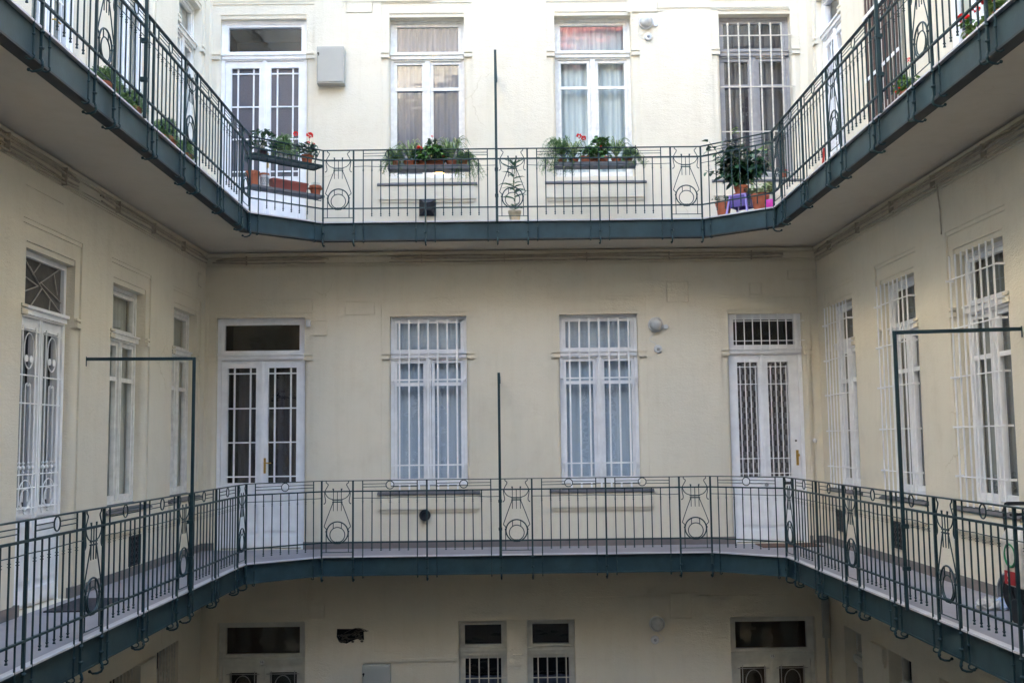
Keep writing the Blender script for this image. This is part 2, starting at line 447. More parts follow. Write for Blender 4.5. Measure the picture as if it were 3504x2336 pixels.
def window(xf, u0, u1, S, parent, paint, gl, cur, zb=.74, zt=3.09, grille=None, dark=None, lo_cur=None, sill=True, sillpaint=None, curd=-.30, camp=.014, dep=0):
    z0, z1 = S + zb, S + zt
    b = MB(xf); D0, D1 = -.195 - dep, -.125 - dep
    fw = .045
    zt0, zt1 = S + 2.485, S + 2.585
    # outer frame
    b.box(u0, u0 + fw, D0, D1, z0, z1); b.box(u1 - fw, u1, D0, D1, z0, z1)
    b.box(u0 + fw, u1 - fw, D0, D1, z1 - fw, z1)
    # transom rail, stepped moulding
    b.box(u0 + fw, u1 - fw, D0, D1 + .01, zt0, zt1)
    b.box(u0 + .012, u1 - .012, D1 + .01, D1 + .035, zt0 + .025, zt1 - .02)
    b.box(u0 + .006, u1 - .006, D1 + .01, D1 + .055, zt1 - .02, zt1)
    b.box(u0 + fw, u1 - fw, D0, D1, z0, z0 + .045)
    um = (u0 + u1) / 2
    b.box(um - .035, um + .035, D0, D1 + .012, z0 + .045, zt0)
    b.box(um - .014, um + .014, D1 + .012, D1 + .022, z0 + .045, zt0)
    w = b.obj('window', paint, parent)
    s = MB(xf)
    frame_rect(s, u0 + fw + .003, u1 - fw - .003, zt1 + .003, z1 - fw - .003, .042, D0 + .012, D1 - .012)
    zm = S + (2.15 if grille == 'white7' else 2.08)
    for a, c in ((u0 + fw + .003, um - .038), (um + .038, u1 - fw - .003)):
        frame_rect(s, a, c, z0 + .048, zt0 - .003, .042, D0 + .012, D1 - .012, .055)
        s.box(a + .042, c - .042, D0 + .014, D1 - .010, zm - .018, zm + .018)
        s.box(a + .030, c - .030, D1 - .010, D1 + .004, zm - .030, zm - .014)
    s.obj('sash', paint, w)
    g = MB(xf); dg = -.166 - dep
    e = fw + .045
    g.quad((u0 + e, dg, zt1 + .04), (u1 - e, dg, zt1 + .04), (u1 - e, dg, z1 - e), (u0 + e, dg, z1 - e))
    for a, c in ((u0 + e, um - .08), (um + .08, u1 - e)):
        g.quad((a, dg, z0 + .10), (c, dg, z0 + .10), (c, dg, zm - .018), (a, dg, zm - .018))
        g.quad((a, dg, zm + .018), (c, dg, zm + .018), (c, dg, zt0 - .04), (a, dg, zt0 - .04))
    g.obj('pane', gl, w)
    if cur:
        c = MB(xf)
        sheet(c, u0 + .03, u1 - .03, z0, zt0 + .03, curd, camp, .11)
        sheet(c, u0 + .03, u1 - .03, zt1 - .02, z1, curd - .02, camp, .10)
        c.obj('curtain', cur, w, smooth=True)  # beige sheets here imitate pane reflections, the others are curtains
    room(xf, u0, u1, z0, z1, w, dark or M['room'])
    if sill:
        k = MB(xf)
        k.add([(u0, D1, z0 + .012), (u1, D1, z0 + .012), (u1, 0, S + .672), (u0, 0, S + .672),
               (u0, D1, z0 - .02), (u1, D1, z0 - .02), (u1, 0, S + .64), (u0, 0, S + .64)],
              [(0, 1, 2, 3), (4, 5, 6, 7), (0, 1, 5, 4), (1, 2, 6, 5), (0, 3, 7, 4)])
        a, c = u0 - .17, u1 + .17
        k.add([(a, 0, S + .672), (c, 0, S + .672), (c, .048, S + .642), (a, .048, S + .642),
               (a, 0, S + .626), (c, 0, S + .626), (c, .048, S + .629), (a, .048, S + .629)],
              [(0, 1, 2, 3), (4, 5, 6, 7), (0, 1, 5, 4), (1, 2, 6, 5), (2, 3, 7, 6), (0, 3, 7, 4)])
        k.obj('sill', sillpaint or M['sillm'], w)
    if grille == 'white7':
        k = MB(xf); n = 7; us = [u0 + .135 + (u1 - u0 - .27) * i / (n - 1) for i in range(n)]
        bars(k, us, z0 - .06, S + 3.03, .005, .0118, (S + 2.197, S + 1.029), (u0 + .03, u1 - .03))
        for z in (S + 2.197, S + 1.029):
            for u, q in ((u0 + .03, -1), (u1 - .03, 1)): k.box(u - .008, u + .008, -.15, .016, z - .012, z + .012)
        k.obj('grille', M['barwhite'], w)
    if grille == 'side':
        k = MB(xf); n = 8; us = [u0 + .05 + (u1 - u0 - .1) * i / (n - 1) for i in range(n)]
        bars(k, us, S + .68, z1 - .02, .045, .0068, [S + q for q in (2.835, 2.36, 1.897, 1.423, .957)], (u0 - .03, u1 + .03))
        for z in (2.835, 2.36, 1.897, 1.423, .957):
            for u in (u0 - .02, u1 + .02): k.box(u - .006, u + .006, -.02, .06, S + z - .010, S + z + .010)
        k.obj('grille', M['barwhite'], w)
    return w

def leaf_panel(b, a, c, z0, z1, D0, D1, gz0, gz1, sw):
    """door leaf: stiles, rails, lower mouldings; glass opening gz0..gz1"""
    b.box(a, a + sw, D0, D1, z0, z1); b.box(c - sw, c, D0, D1, z0, z1)
    b.box(a + sw, c - sw, D0, D1, gz1, z1); b.box(a + sw, c - sw, D0, D1, z0, gz0)
    m0, m1 = z0 + .19, gz0 - .17
    frame_rect(b, a + sw * .8, c - sw * .8, m0, m1, .022, D1, D1 + .012)
    frame_rect(b, a + sw * .8 + .04, c - sw * .8 - .04, m0 + .04, m1 - .04, .012, D1, D1 + .007)
    b.box(a + .01, c - .01, D1, D1 + .02, z0 + .02, z0 + .15)
    b.box(a + sw * .6, c - sw * .6, D1, D1 + .014, gz0 - .09, gz0 - .065)
def door(xf, u0, u1, S, parent, paint, style, zfl=None, glassm=None, back=None, plate=None):
    zb = S + ZF if zfl is None else zfl
    z1 = S + 3.09; D0, D1 = -.205, -.125
    fw = .05; zt0, zt1 = S + 2.50, S + 2.60
    b = MB(xf)
    b.box(u0, u0 + fw, D0, D1 + .02, zb, z1); b.box(u1 - fw, u1, D0, D1 + .02, zb, z1)
    b.box(u0 + fw, u1 - fw, D0, D1 + .02, z1 - fw, z1)
    b.box(u0 + fw, u1 - fw, D0, D1 + .02, zt0, zt1)
    b.box(u0 + .012, u1 - .012, D1 + .02, D1 + .045, zt0 + .02, zt1 - .03)
    b.box(u0 + .006, u1 - .006, D1 + .02, D1 + .065, zt1 - .03, zt1)
    d = b.obj('door', paint, parent)
    t = MB(xf); frame_rect(t, u0 + fw, u1 - fw, zt1, z1 - fw, .04, D0 + .01, D1 + .005)
    if style != 'leaded': t.obj('transom_frame', paint, d)
    um = (u0 + u1) / 2 if style != 'grille' else (u0 + u1) / 2 - .04
    gz0, gz1 = S + .81, S + 2.40
    b = MB(xf); spans = []
    r1 = u1 - fw
    for a, c in ((u0 + fw + .004, um - .004), (um + .004, r1 - .004)):
        sw = .075 if style != 'grille' else .062
        c2 = c if not (style == 'grille' and c > um) else c - .08
        a_, c_ = a + sw * 1.15, c2 - sw * .95
        b.box(a, a_, D0 + .02, D1, zb + .015, zt0 - .004); b.box(c_, c, D0 + .02, D1, zb + .015, zt0 - .004)
        b.box(a_, c_, D0 + .02, D1, gz1, zt0 - .004); b.box(a_, c_, D0 + .02, D1, zb + .015, gz0)
        m0, m1 = zb + .24, gz0 - .16
        frame_rect(b, a + .06, c - .05, m0, m1, .022, D1, D1 + .012)
        frame_rect(b, a + .10, c - .09, m0 + .04, m1 - .04, .012, D1, D1 + .007)
        b.box(a + .02, c - .02, D1, D1 + .02, zb + .05, zb + .17)
        b.box(a + .05, c - .05, D1, D1 + .014, gz0 - .09, gz0 - .06)
        frame_rect(b, a_ - .012, c_ + .012, gz0 - .012, gz1 + .012, .014, D1, D1 + .008)
        spans.append((a_, c_))
    b.box(um - .03, um + .03, D1, D1 + .022, zb + .02, zt0 - .004)
    b.box(um - .012, um + .012, D1 + .022, D1 + .032, zb + .02, zt0 - .004)
    lf = b.obj('door_leaf', paint, d)
    g = MB(xf); dg = -.165
    for a, c in spans: g.quad((a, dg, gz0), (c, dg, gz0), (c, dg, gz1), (a, dg, gz1))
    g.obj('pane', glassm or M['glassdoor'], d)
    e = fw + .04
    tp = MB(xf); tp.quad((u0 + e, dg, zt1 + .04), (u1 - e, dg, zt1 + .04), (u1 - e, dg, z1 - e), (u0 + e, dg, z1 - e))
    if style == 'leaded':
        tp = MB(xf); tp.quad((u0, -.14, zt1), (u1, -.14, zt1), (u1, -.14, z1), (u0, -.14, z1))
        tp.obj('transom_pane', M['greyglass'], d)
        k = MB(xf); L = lambda p, q: k.tube([(u0 + (u1 - u0) * p[0], -.13, zt1 + (z1 - zt1) * p[1]), (u0 + (u1 - u0) * q[0], -.13, zt1 + (z1 - zt1) * q[1])], .0065, 4)
        for p, q in [((.10, .99), (.46, .52)), ((.16, .90), (0, .55)), ((.46, .52), (.53, .44)), ((.0, .62), (.46, .44)), ((.0, .12), (.47, .44)),
                     ((.53, .44), (.98, .02)), ((.32, .0), (.55, .42)), ((.72, .25), (.70, .0)), ((.50, .50), (.92, .92)), ((.55, .95), (.36, .62)),
                     ((.52, .52), (1.0, .22)), ((.78, .78), (.87, .38)), ((.46, .52), (.30, .75)), ((0, .01), (1, .01)), ((0, .99), (1, .99))]: L(p, q)
        k.obj('leading', M['lead'], d)
    else: tp.obj('transom_pane', M['glassdoor'], d)
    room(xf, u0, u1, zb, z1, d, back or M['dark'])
    if style == 'muntin':
        k = MB(xf)
        for a, c in spans:
            for f_ in (.22, .78):
                u = a + (c - a) * f_; k.box(u - .010, u + .010, dg - .01, dg + .022, gz0, gz1)
            for z in (S + .895, S + 1.365, S + 1.837, S + 2.322): k.box(a, c, dg - .012, dg + .020, z - .009, z + .009)
        k.obj('muntin', paint, d)
        h = MB(xf); uh = um - .0
        h.box(uh + .038, uh + .068, D1, D1 + .01, S + .94, S + 1.15); h.tube([(uh + .05, D1 + .01, S + 1.085), (uh + .05, D1 + .05, S + 1.085), (uh + .15, D1 + .055, S + 1.08)], .008, 8)
        h.obj('handle', M['brass'], d)
        if back is None:
            c = MB(xf)
            for a, cc in spans: sheet(c, a + (cc - a) * .25, cc, gz0, gz1, -.34, .02, .12)
            c.obj('curtain', M['cur_dark'], d, smooth=True)
    if style == 'grille':
        c = MB(xf)
        for a, cc in spans: sheet(c, a, cc, gz0, gz1, -.20, .008, .07)
        c.obj('curtain', M['cur_check'], d, smooth=True)
        k = MB(xf)
        for a, cc in spans:
            n = 4
            for i in range(n):
                u = a + (cc - a) * (.13 + .75 * i / (n - 1)); top = gz1 + (.03 if i in (1, 2) else -.07)
                k.box(u - .006, u + .006, D1 + .012, D1 + .024, gz0 - .03, top)
                if i in (0, 3): k.ball((u, D1 + .018, top), .011, 6, 4, 1.8)
            for z in (gz0 + .045, gz0 + .25, S + 2.33, S + 2.09): k.box(a - .05, cc + .05, D1 + .022, D1 + .030, z - .006, z + .006)
        bars(k, [u0 + .10 + .117 * i for i in range(8)], S + 2.555, S + 3.06, .0, .006, (S + 2.685, S + 2.96), (u0 - .01, u1 + .02))
        k.obj('grille', M['barwhite'], d)
        h = MB(xf); u = u1 - .105
        h.box(u - .017, u + .017, D1, D1 + .008, S + .96, S + 1.17); h.ball((u, D1 + .045, S + 1.10), .024, 10, 7); h.tube([(u, D1, S + 1.10), (u, D1 + .04, S + 1.1)], .008)
        h.tube([(u, D1 + .012, S + 1.0), (u, D1 + .022, S + 1.0)], .012, 8); h.obj('handle', M['brass'], d)
        h = MB(xf); h.lathe([(.014, 0), (.014, .008), (.004, .01)], (u1 - .118, D1 + .0, S + 1.30), 12, 'y'); h.obj('lock', M['rustblack'], d)
        h = MB(xf); h.lathe([(.026, 0), (.026, .02), (.012, .028)], (um + .0, D1 + .032, S + .70), 16, 'y'); h.obj('door_knob', M['greypaint'], d)
        h = MB(xf); h.box(um + .26, um + .36, D1 + .001, D1 + .014, S + .70, S + .74); h.obj('letter_slot', M['rustblack'], d)
    if style == 'ornate' or style == 'leaded' or style == 'ornate_low':
        k = MB(xf); dd = D1 + .02
        for a, cc in spans:
            w_ = cc - a; m_ = (a + cc) / 2
            V = lambda u, p, q: k.tube([(u, dd, p), (u, dd, q)], .007, 5)
            Hh = lambda z: k.tube([(a - .035, dd, z), (cc + .035, dd, z)], .007, 5)
            for u in (a + .03, cc - .03): V(u, S + .74, gz1 + .02)
            for z in (gz1 - .02, S + 2.02, S + 1.73): Hh(z) if z != S + 2.02 else None
            Hh(gz1 - .02); Hh(S + 1.98); Hh(S + 1.10); Hh(S + .98); Hh(S + .80)
            k.add([], [])
            ell = lambda cx, cz, rx, rz_: k.tube([(cx + rx * math.cos(2 * PI * i / 20), dd, cz + rz_ * math.sin(2 * PI * i / 20)) for i in range(21)], .006, 5, caps=False)
            ell(m_, S + 2.20, w_ * .30, .16)
            for q in (-1, 1): k.lathe([(.001, -.004), (.032, -.003), (.032, .003), (.001, .004)], (m_ + q * .045, dd, S + 2.13), 14, 'y')
            for q in (-1, 1):
                V(m_ + q * .05, S + .86, S + 1.85)
                k.tube([(m_ + q * .05, dd, S + 1.85), (m_ + q * .045, dd, S + 1.90), (m_ + q * .02, dd, S + 1.91), (m_ + q * .012, dd, S + 1.885)], .006, 5)
                for z, r in ((1.20, .014), (1.16, .02), (1.12, .012)): k.ball((m_ + q * .05, dd, S + z), r, 7, 5)
                for z, r in ((1.20, .014), (1.16, .02)): k.ball((a + .03 if q < 0 else cc - .03, dd, S + z), r, 7, 5)
            ell(m_, S + .82 + .10, w_ * .40, .13); ell(m_, S + .88, w_ * .26, .09)
            k.ball((m_, dd, S + .79), .016, 7, 5); k.ball((m_, dd, S + .76), .012, 7, 5)
        k.obj('grille', M['barwhite'] if style != 'ornate_low' else M['greypaint'], d)
        c = MB(xf)
        for a, cc in spans: sheet(c, a, cc, gz0, gz1, -.20, .008, .08)
        if style != 'ornate_low': c.obj('curtain', M['greenglass'], d)
    if plate:
        k = MB(xf); pz = S + plate[1]; k.lathe([(.001, 0), (.034, .001), (.034, .008), (.001, .010)], (um, D1 + (.04 if plate[1] > 2.49 and plate[1] < 2.6 else .012), pz), 18, 'y')
        p = k.obj('number_plate', M['porc'], d)
        text_part(plate[0], xf, um, D1 + (.052 if plate[1] > 2.49 and plate[1] < 2.6 else .024), pz, .045, p)
    return d
def text_part(s, xf, u, d, z, size, parent, m=None, flipu=None):
    cu = bpy.data.curves.new('lettering', 'FONT'); cu.body = s; cu.size = size; cu.align_x = 'CENTER'; cu.align_y = 'CENTER'; cu.extrude = .0008
    to = bpy.data.objects.new('tmp_text', cu); COL.objects.link(to)
    dg = bpy.context.evaluated_depsgraph_get(); me = bpy.data.meshes.new_from_object(to.evaluated_get(dg))
    bpy.data.objects.remove(to)
    sg = -1 if xf is MAP_L else 1
    if xf is MAP_R: sg = -1
    if xf is MAP_L: sg = 1
    for v in me.vertices:
        x, y, zz = v.co; v.co = xf(u + sg * x, d + zz, z + y)
    me.materials.clear(); me.materials.append(m or M['blackm'])
    o = bpy.data.objects.new('lettering', me); COL.objects.link(o); o.parent = parent; return o

# ================================================================== BACK WALL
SL = -4.24
WB = thing('back_wall', 'cream rendered wall facing the viewer, with two middle windows, side doors and galleries across it', 'wall', (0, YB, BOT))
INV = Matrix.Translation((0, -YB, -BOT))
# everything is built in world coordinates; the wall empties keep identity parenting through matrix_parent_inverse
def fix(root):
    inv = Matrix.LocRotScale(root.location, root.rotation_euler.to_quaternion(), None).inverted()
    for o in list(bpy.data.objects):
        if o.parent is root: o.matrix_parent_inverse = inv
rects, rounds = [], []
cover_rects = []
for S in (0, H):
    cornice(XL - .08, XR + .08, S, rects)
    if S == 0: surround(-4.02, -2.795, S + ZF, S + 3.09, S, rects, rounds, floor=S + ZF)
    else: surround(-4.02, -2.795, S + ZF, S + 3.09, S, rects, rounds, floor=S + ZF)
    for a, c in ((-1.612, -.547), (.745, 1.836)):
        surround(a, c, S + .74, S + 3.09, S, rects, rounds, floor=S + .64); apron(a, c, S, rects)
surround(3.098, 4.13, ZF, 3.07, 0, rects, rounds, floor=ZF)
surround(3.098, 4.125, H + .70, H + 3.09, H, rects, rounds, floor=H + .62); apron(3.098, 4.125, H, rects)
# lower storey openings
rects.append((-3.95, -2.765, BOT + .05, -1.055, 'H'))
for a, c in ((-.685, -.036), (.239, .888)):
    rects.append((a, c, -3.2, -1.072, 'H'))
rects.append((2.995, 4.15, BOT + .05, -1.07, 'H'))
rects.append((-.02, .225, -1.10, -1.072, .012)); rects.append((-.02, .225, -1.16, -1.135, -.01)); rects.append((-.02, .225, -1.19, -1.175, -.008))
rects.append((.045, .165, -1.56, -1.52, .015)); rects.append((.06, .15, -1.70, -1.67, -.015)); rects.append((.06, .15, -2.6, -1.72, -.008))
covers = [(2.255, 2.54, 3.24, 3.52), (3.414, 3.561, 3.34, 3.488), (-2.22, -1.824, 3.12, 3.283), (-2.673, -2.484, 2.832, 3.025),
          (-2.695, -2.508, -1.015, -.828), (-2.735, -2.645, -.745, -.655), (2.19, 2.47, -1.06, -.775), (3.95, 4.30, 3.54, 3.66), (-2.22, -1.86, 7.46, 7.68), (1.80, 2.22, 7.42, 7.66), (-2.81, -2.69, 3.155, 3.33)]
for c in covers: cover_rect(*c, rects)
b = relief(MAP_B, XL - .08, XR + .08, BOT, TOP, rects, rounds)
b.obj('wall_surface', M['plaster'], WB)
window(MAP_B, -1.612, -.547, 0, WB, M['white'], M['glass'], M['cur_blue'], grille='white7', curd=-.25, camp=.003)
window(MAP_B, .745, 1.836, 0, WB, M['white'], M['glass'], M['cur_blue'], grille='white7', curd=-.25, camp=.003)
window(MAP_B, -1.612, -.547, H, WB, M['oldwhite'], M['glass'], M['cur_grey'], dep=.04)
window(MAP_B, .745, 1.836, H, WB, M['oldwhite'], M['glassmirror'], M['cur_white'], dep=.04)
w = window(MAP_B, 3.098, 4.125, H, WB, M['greypaint'], M['glass'], M['cur_dark'], zb=.70, dep=.04)
k = MB(MAP_B)
us = [3.098 + .12 + .153 * i for i in range(6)]
bars(k, us, H + .72, H + 2.90, .0, .0085, (H + 2.755, H + 2.005, H + 1.355, H + .76), (3.09, 4.15), spear=True)
k.obj('grille', M['barcream'], w)
door(MAP_B, -4.02, -2.795, 0, WB, M['white'], 'muntin')
door(MAP_B, -4.02, -2.795, H, WB, M['white'], 'muntin', back=M['dark'], glassm=M['grain'])
door(MAP_B, 3.098, 4.13, 0, WB, M['white'], 'grille', plate=('4', 2.455))
door(MAP_B, -3.95, -2.765, SL + .10, WB, M['lowpaint'], 'ornate_low', zfl=BOT + .05, glassm=M['glasslow'], plate=('16.', 2.545))
door(MAP_B, 2.995, 4.15, SL + .09, WB, M['lowpaint'], 'ornate_low', zfl=BOT + .05, glassm=M['glasslow'], back=M['brown_int'], plate=('15', 2.545))
def low_window(xf, u0, u1, zt, parent, paint, zb=-3.2, grille=True, zc=-1.45, back=None, d_=.0):
    b = MB(xf)
    frame_rect(b, u0, u1, zb, zt, .04, -.22, -.15)
    frame_rect(b, u0 + .04, u1 - .04, zc, zt - .04, .035, -.21, -.14)
    b.box(u0, u1, -.22, -.11, zc - .10, zc - .004); b.box(u0 + .01, u1 - .01, -.11, -.095, zc - .05, zc - .03)
    frame_rect(b, u0 + .04, u1 - .04, zb + .04, zc - .105, .04, -.21, -.14)
    w = b.obj('window', paint, parent)
    g = MB(xf); g.quad((u0, -.19, zb), (u1, -.19, zb), (u1, -.19, zt), (u0, -.19, zt)); g.obj('pane', M['glasslow'], w)
    room(xf, u0, u1, zb, zt, w, back or M['dark'])
    c = MB(xf); sheet(c, u0 + .04, u1 - .04, zb, zc - .42, -.36, .03, .25); c.obj('curtain', M['cur_grey'], w, smooth=True)
    if grille:
        k = MB(xf); n = 4
        bars(k, [u0 + .145 + (u1 - u0 - .27) * i / (n - 1) for i in range(n)], zb, zc - .07, -.02, .0075, (zc - .385, zc - 1.0), (u0 + .02, u1 - .02), spear=False)
        k.obj('grille', M['barcream'], w)
    return w
low_window(MAP_B, -.685, -.036, -1.072, WB, M['lowpaint']); low_window(MAP_B, .239, .888, -1.072, WB, M['lowpaint'])
# raised plaster conduits on the lower storey
k = MB(MAP_B)
k.box(-1.958, -1.842, .0, .022, -1.60, -1.185); k.box(-1.838, -1.465, .0, .024, -1.60, -1.475); k.box(-1.461, -.700, .0, .020, -1.595, -1.555)
k.obj('cable_duct', M['plaster'], WB)
k = MB(MAP_B)
k.box(1.06, 4.2, 0, .014, -.795, -.775); k.box(1.045, 1.058, 0, .010, -1.58, -.78); k.box(.90, 1.05, 0, .016, -1.585, -1.57); k.box(2.19, 2.56, .0, .03, -.775, -.735)
k.obj('cable_duct', M['plaster'], WB)
k = MB(MAP_B); k.box(4.165, 4.20, 0, .025, -.05, 2.55); k.box(4.15, 4.215, 0, .035, 2.55, 2.66); k.obj('conduit', M['plaster'], WB)
k = MB(MAP_B); k.box(-1.972, -1.962, 0, .008, -1.16, -.38); k.obj('conduit', M['plaster'], WB)
k = MB(MAP_B); k.box(-2.285, -2.275, 0, .009, 6.92, 7.9); k.box(-2.28, -1.0, 0, .012, 7.615, 7.63); k.obj('conduit', M['plaster'], WB)
k = MB(MAP_B); k.box(1.84, 1.855, 0, .010, 6.87, 7.44); k.box(1.84, 2.3, 0, .010, 7.43, 7.445); k.box(2.2, 4.1, 0, .012, 7.475, 7.49); k.obj('conduit', M['plaster'], WB)
k = MB(MAP_B); k.box(3.40, 4.33, 0, .014, 3.295, 3.325); k.obj('conduit', M['plaster'], WB)
k = MB(MAP_B); k.box(4.24, 4.32, .0, .07, -1.35, -.55); k.tube([(4.28, .04, -1.35), (4.28, .04, -4.4)], .02, 8); k.obj('downpipe', M['boxlow'], WB)
# broken plaster hole, its shaded depth a flat dark patch, with loose wires
hb = MB(MAP_B); rnd = random.Random(3)
pts = [(-2.33, -1.155), (-2.20, -1.158), (-2.02, -1.155), (-1.93, -1.19), (-1.97, -1.20), (-1.965, -1.305), (-2.05, -1.29), (-2.12, -1.31), (-2.20, -1.35), (-2.30, -1.33), (-2.335, -1.26)]
hb.add([(u, .003, z) for u, z in pts], [tuple(range(len(pts)))])
ho = hb.obj('hole_shade_patch', M['dark'], WB)
k = MB(MAP_B)
for i in range(8):
    u = -2.30 + rnd.random() * .1; z = -1.18 - rnd.random() * .1
    P = [(u + t * .30, .01 + .02 * math.sin(3 * t + i), z - .05 * math.sin(PI * t + i * .4)) for t in [j / 6 for j in range(7)]]
    k.tube(P, .0045, 5)
for i in range(26):
    u = -2.32 + rnd.random() * .33; z = -1.33 + rnd.random() * .10
    r = .008 + rnd.random() * .018; k.ball((u, .004, z), r, 6, 4, .7)
k.obj('loose_wires', M['rubble'], ho)

# ================================================================== LEFT WALL
WL = thing('left_wall', 'cream rendered side wall on the left with an ornate glazed door and tall plain windows', 'wall', (XL, 6, BOT))
rects, rounds = [], []
for S in (0, H):
    cornice(YN - .08, YB + .08, S, rects)
    surround(9.20, 10.26, S + ZF, S + 3.09, S, rects, rounds, floor=S + ZF)
    for a, c in ((11.265, 12.29), (13.34, 14.34), (6.9, 7.95), (4.7, 5.75)):
        surround(a, c, S + .70, S + 3.09, S, rects, rounds, floor=S + .62); apron(a, c, S, rects)
for a, c in ((12.86, 13.69), (11.35, 12.16), (9.4, 10.3), (7.6, 8.5)): rects.append((a, c, -3.2, -1.10, 'H'))
rects.append((12.16, 12.70, -1.30, -1.10, .05)); rects.append((12.20, 12.66, -1.36, -1.30, .025))
cover_rect(14.30, 14.44, 3.50, 3.66, rects)
for j in range(4): rects.append((9.1 - j * .0, 9.9, 3.62 + j * .0, 3.625, -.008))
relief(MAP_L, YN - .08, YB + .08, BOT, TOP, rects, rounds).obj('wall_surface', M['plaster'], WL)
door(MAP_L, 9.20, 10.26, 0, WL, M['white'], 'leaded', plate=('3', 2.45), glassm=M['glassdoor'])
window(MAP_L, 11.265, 12.29, 0, WL, M['oldwhite'], M['glass'], M['refl_beige'], zb=.70, curd=-.215, camp=.006)
window(MAP_L, 13.34, 14.34, 0, WL, M['oldwhite'], M['glass'], M['refl_beige'], zb=.70, curd=-.215, camp=.006)
door(MAP_L, 9.20, 10.26, H, WL, M['white'], 'muntin', glassm=M['greenglass'])
window(MAP_L, 11.265, 12.29, H, WL, M['white'], M['glass'], M['refl_beige'], zb=.70, curd=-.215, camp=.006)
window(MAP_L, 13.34, 14.34, H, WL, M['oldwhite'], M['glass'], M['refl_beige'], zb=.70, curd=-.215, camp=.006)
for S in (0, H):
    for a, c in ((6.9, 7.95), (4.7, 5.75)): window(MAP_L, a, c, S, WL, M['white'], M['glass'], M['refl_beige'], zb=.70, curd=-.215, camp=.006)
for a, c in ((12.86, 13.69), (11.35, 12.16), (9.4, 10.3), (7.6, 8.5)):
    w = low_window(MAP_L, a, c, -1.10, WL, M['lowpaint'], grille=False)
    k = MB(MAP_L); bars(k, [a + .06 + (c - a - .12) * i / 7 for i in range(8)], -3.1, -1.12, -.03, .008, (-1.62, -2.2), (a, c)); k.obj('grille', M['barcream'], w)
# small grey box high under the gallery
k = MB(MAP_L); k.box(14.45, 14.62, 0, .16, -.72, -.43); k.obj('junction_box', M['boxlow'], WL)

# ================================================================== RIGHT WALL
WR = thing('right_wall', 'cream rendered side wall on the right with tall windows behind projecting white bars', 'wall', (XR, 6, BOT))
rects, rounds = [], []
for S in (0, H):
    cornice(YN - .08, YB + .08, S, rects)
    if S == 0:
        surround(13.255, 14.255, S + .70, S + 3.09, S, rects, rounds, floor=S + .62); apron(13.255, 14.255, S, rects)
    else: surround(13.27, 14.28, S + ZF, S + 3.09, S, rects, rounds, floor=S + ZF)
    for a, c in ((11.21, 12.225), (9.172, 10.193), (6.9, 7.95), (4.7, 5.75)):
        surround(a, c, S + .70, S + 3.09, S, rects, rounds, floor=S + .62); apron(a, c, S, rects)
LWR = ((13.38, 14.05), (11.75, 12.45), (10.2, 11.0), (8.4, 9.3))
for a, c in LWR: rects.append((a, c, -3.2, -1.09, 'H'))
rects.append((12.50, 12.93, -1.26, -1.09, .05)); rects.append((12.54, 12.89, -1.32, -1.26, .025))
relief(MAP_R, YN - .08, YB + .08, BOT, TOP, rects, rounds).obj('wall_surface', M['plaster'], WR)
window(MAP_R, 13.255, 14.255, 0, WR, M['white'], M['glass'], M['cur_mid'], zb=.70, grille='side', curd=-.23, camp=.008)
window(MAP_R, 11.21, 12.225, 0, WR, M['white'], M['glass'], M['cur_mid'], zb=.70, grille='side', curd=-.23, camp=.008)
window(MAP_R, 9.172, 10.193, 0, WR, M['white'], M['glass'], M['cur_mid'], zb=.70, grille='side', curd=-.23, camp=.008)
door(MAP_R, 13.27, 14.28, H, WR, M['white'], 'ornate', glassm=M['glassdoor'])
w = window(MAP_R, 11.21, 12.225, H, WR, M['oldwhite'], M['glass'], M['refl_beige'], zb=.70, curd=-.215, camp=.006)
k = MB(MAP_R)
bars(k, [11.26 + .104 * i for i in range(10)], H + .72, H + 3.05, .02, .011)
k.obj('grille', M['barbrown'], w)
k = MB(MAP_R)
for z in (H + 1.24, H + 2.0, H + 2.75): k.box(11.18, 12.26, .034, .041, z - .02, z + .02)
k.obj('grille_band', M['barwhite'], w)
window(MAP_R, 9.172, 10.193, H, WR, M['white'], M['glass'], M['refl_beige'], zb=.70, curd=-.215, camp=.006)
for S in (0, H):
    for a, c in ((6.9, 7.95), (4.7, 5.75)): window(MAP_R, a, c, S, WR, M['white'], M['glass'], M['refl_beige'], zb=.70, grille='side' if S == 0 else None)
for a, c in LWR: low_window(MAP_R, a, c, -1.09, WR, M['lowpaint'], grille=False)

# ================================================================== OPPOSITE WALL (seen only mirrored in the panes)
WN = thing('opposite_wall', 'darkened plaster wall with a red tiled roof, mirrored in the upper window panes', 'wall', (0, YN, BOT))
rects = []
for S in (0, H):
    for u in (-2.9, -.5, 2.2): rects.append((u, u + 1.0, S + .7, S + 3.0, 'H'))
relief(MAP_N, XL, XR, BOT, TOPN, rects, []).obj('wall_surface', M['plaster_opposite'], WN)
k = MB(); k.box(XL - 2, .195, YN - 6, YN - .002, TOPN + .005, 15.2); k.obj('sky_blocker', M['darkwall'], WN)  # unseen block added to cut low sky light and darken left pane reflections
for S in (0, H):
    for u in (-2.9, -.5, 2.2): low_window(MAP_N, u, u + 1.0, S + 3.0, WN, M['white'], zb=S + .7, grille=False, zc=S + 2.4)
k = MB()
k.add([(.2, YN + .3, 12.75), (XR + 4, YN + .3, 12.75), (XR + 4, YN - 3, 16.0), (.2, YN - 3, 16.0),
       (.2, YN - 7, 12.75), (XR + 4, YN - 7, 12.75)], [(0, 1, 2, 3), (3, 2, 5, 4), (0, 3, 4), (1, 5, 2)])
k.obj('roof', M['rooftile'], WN)
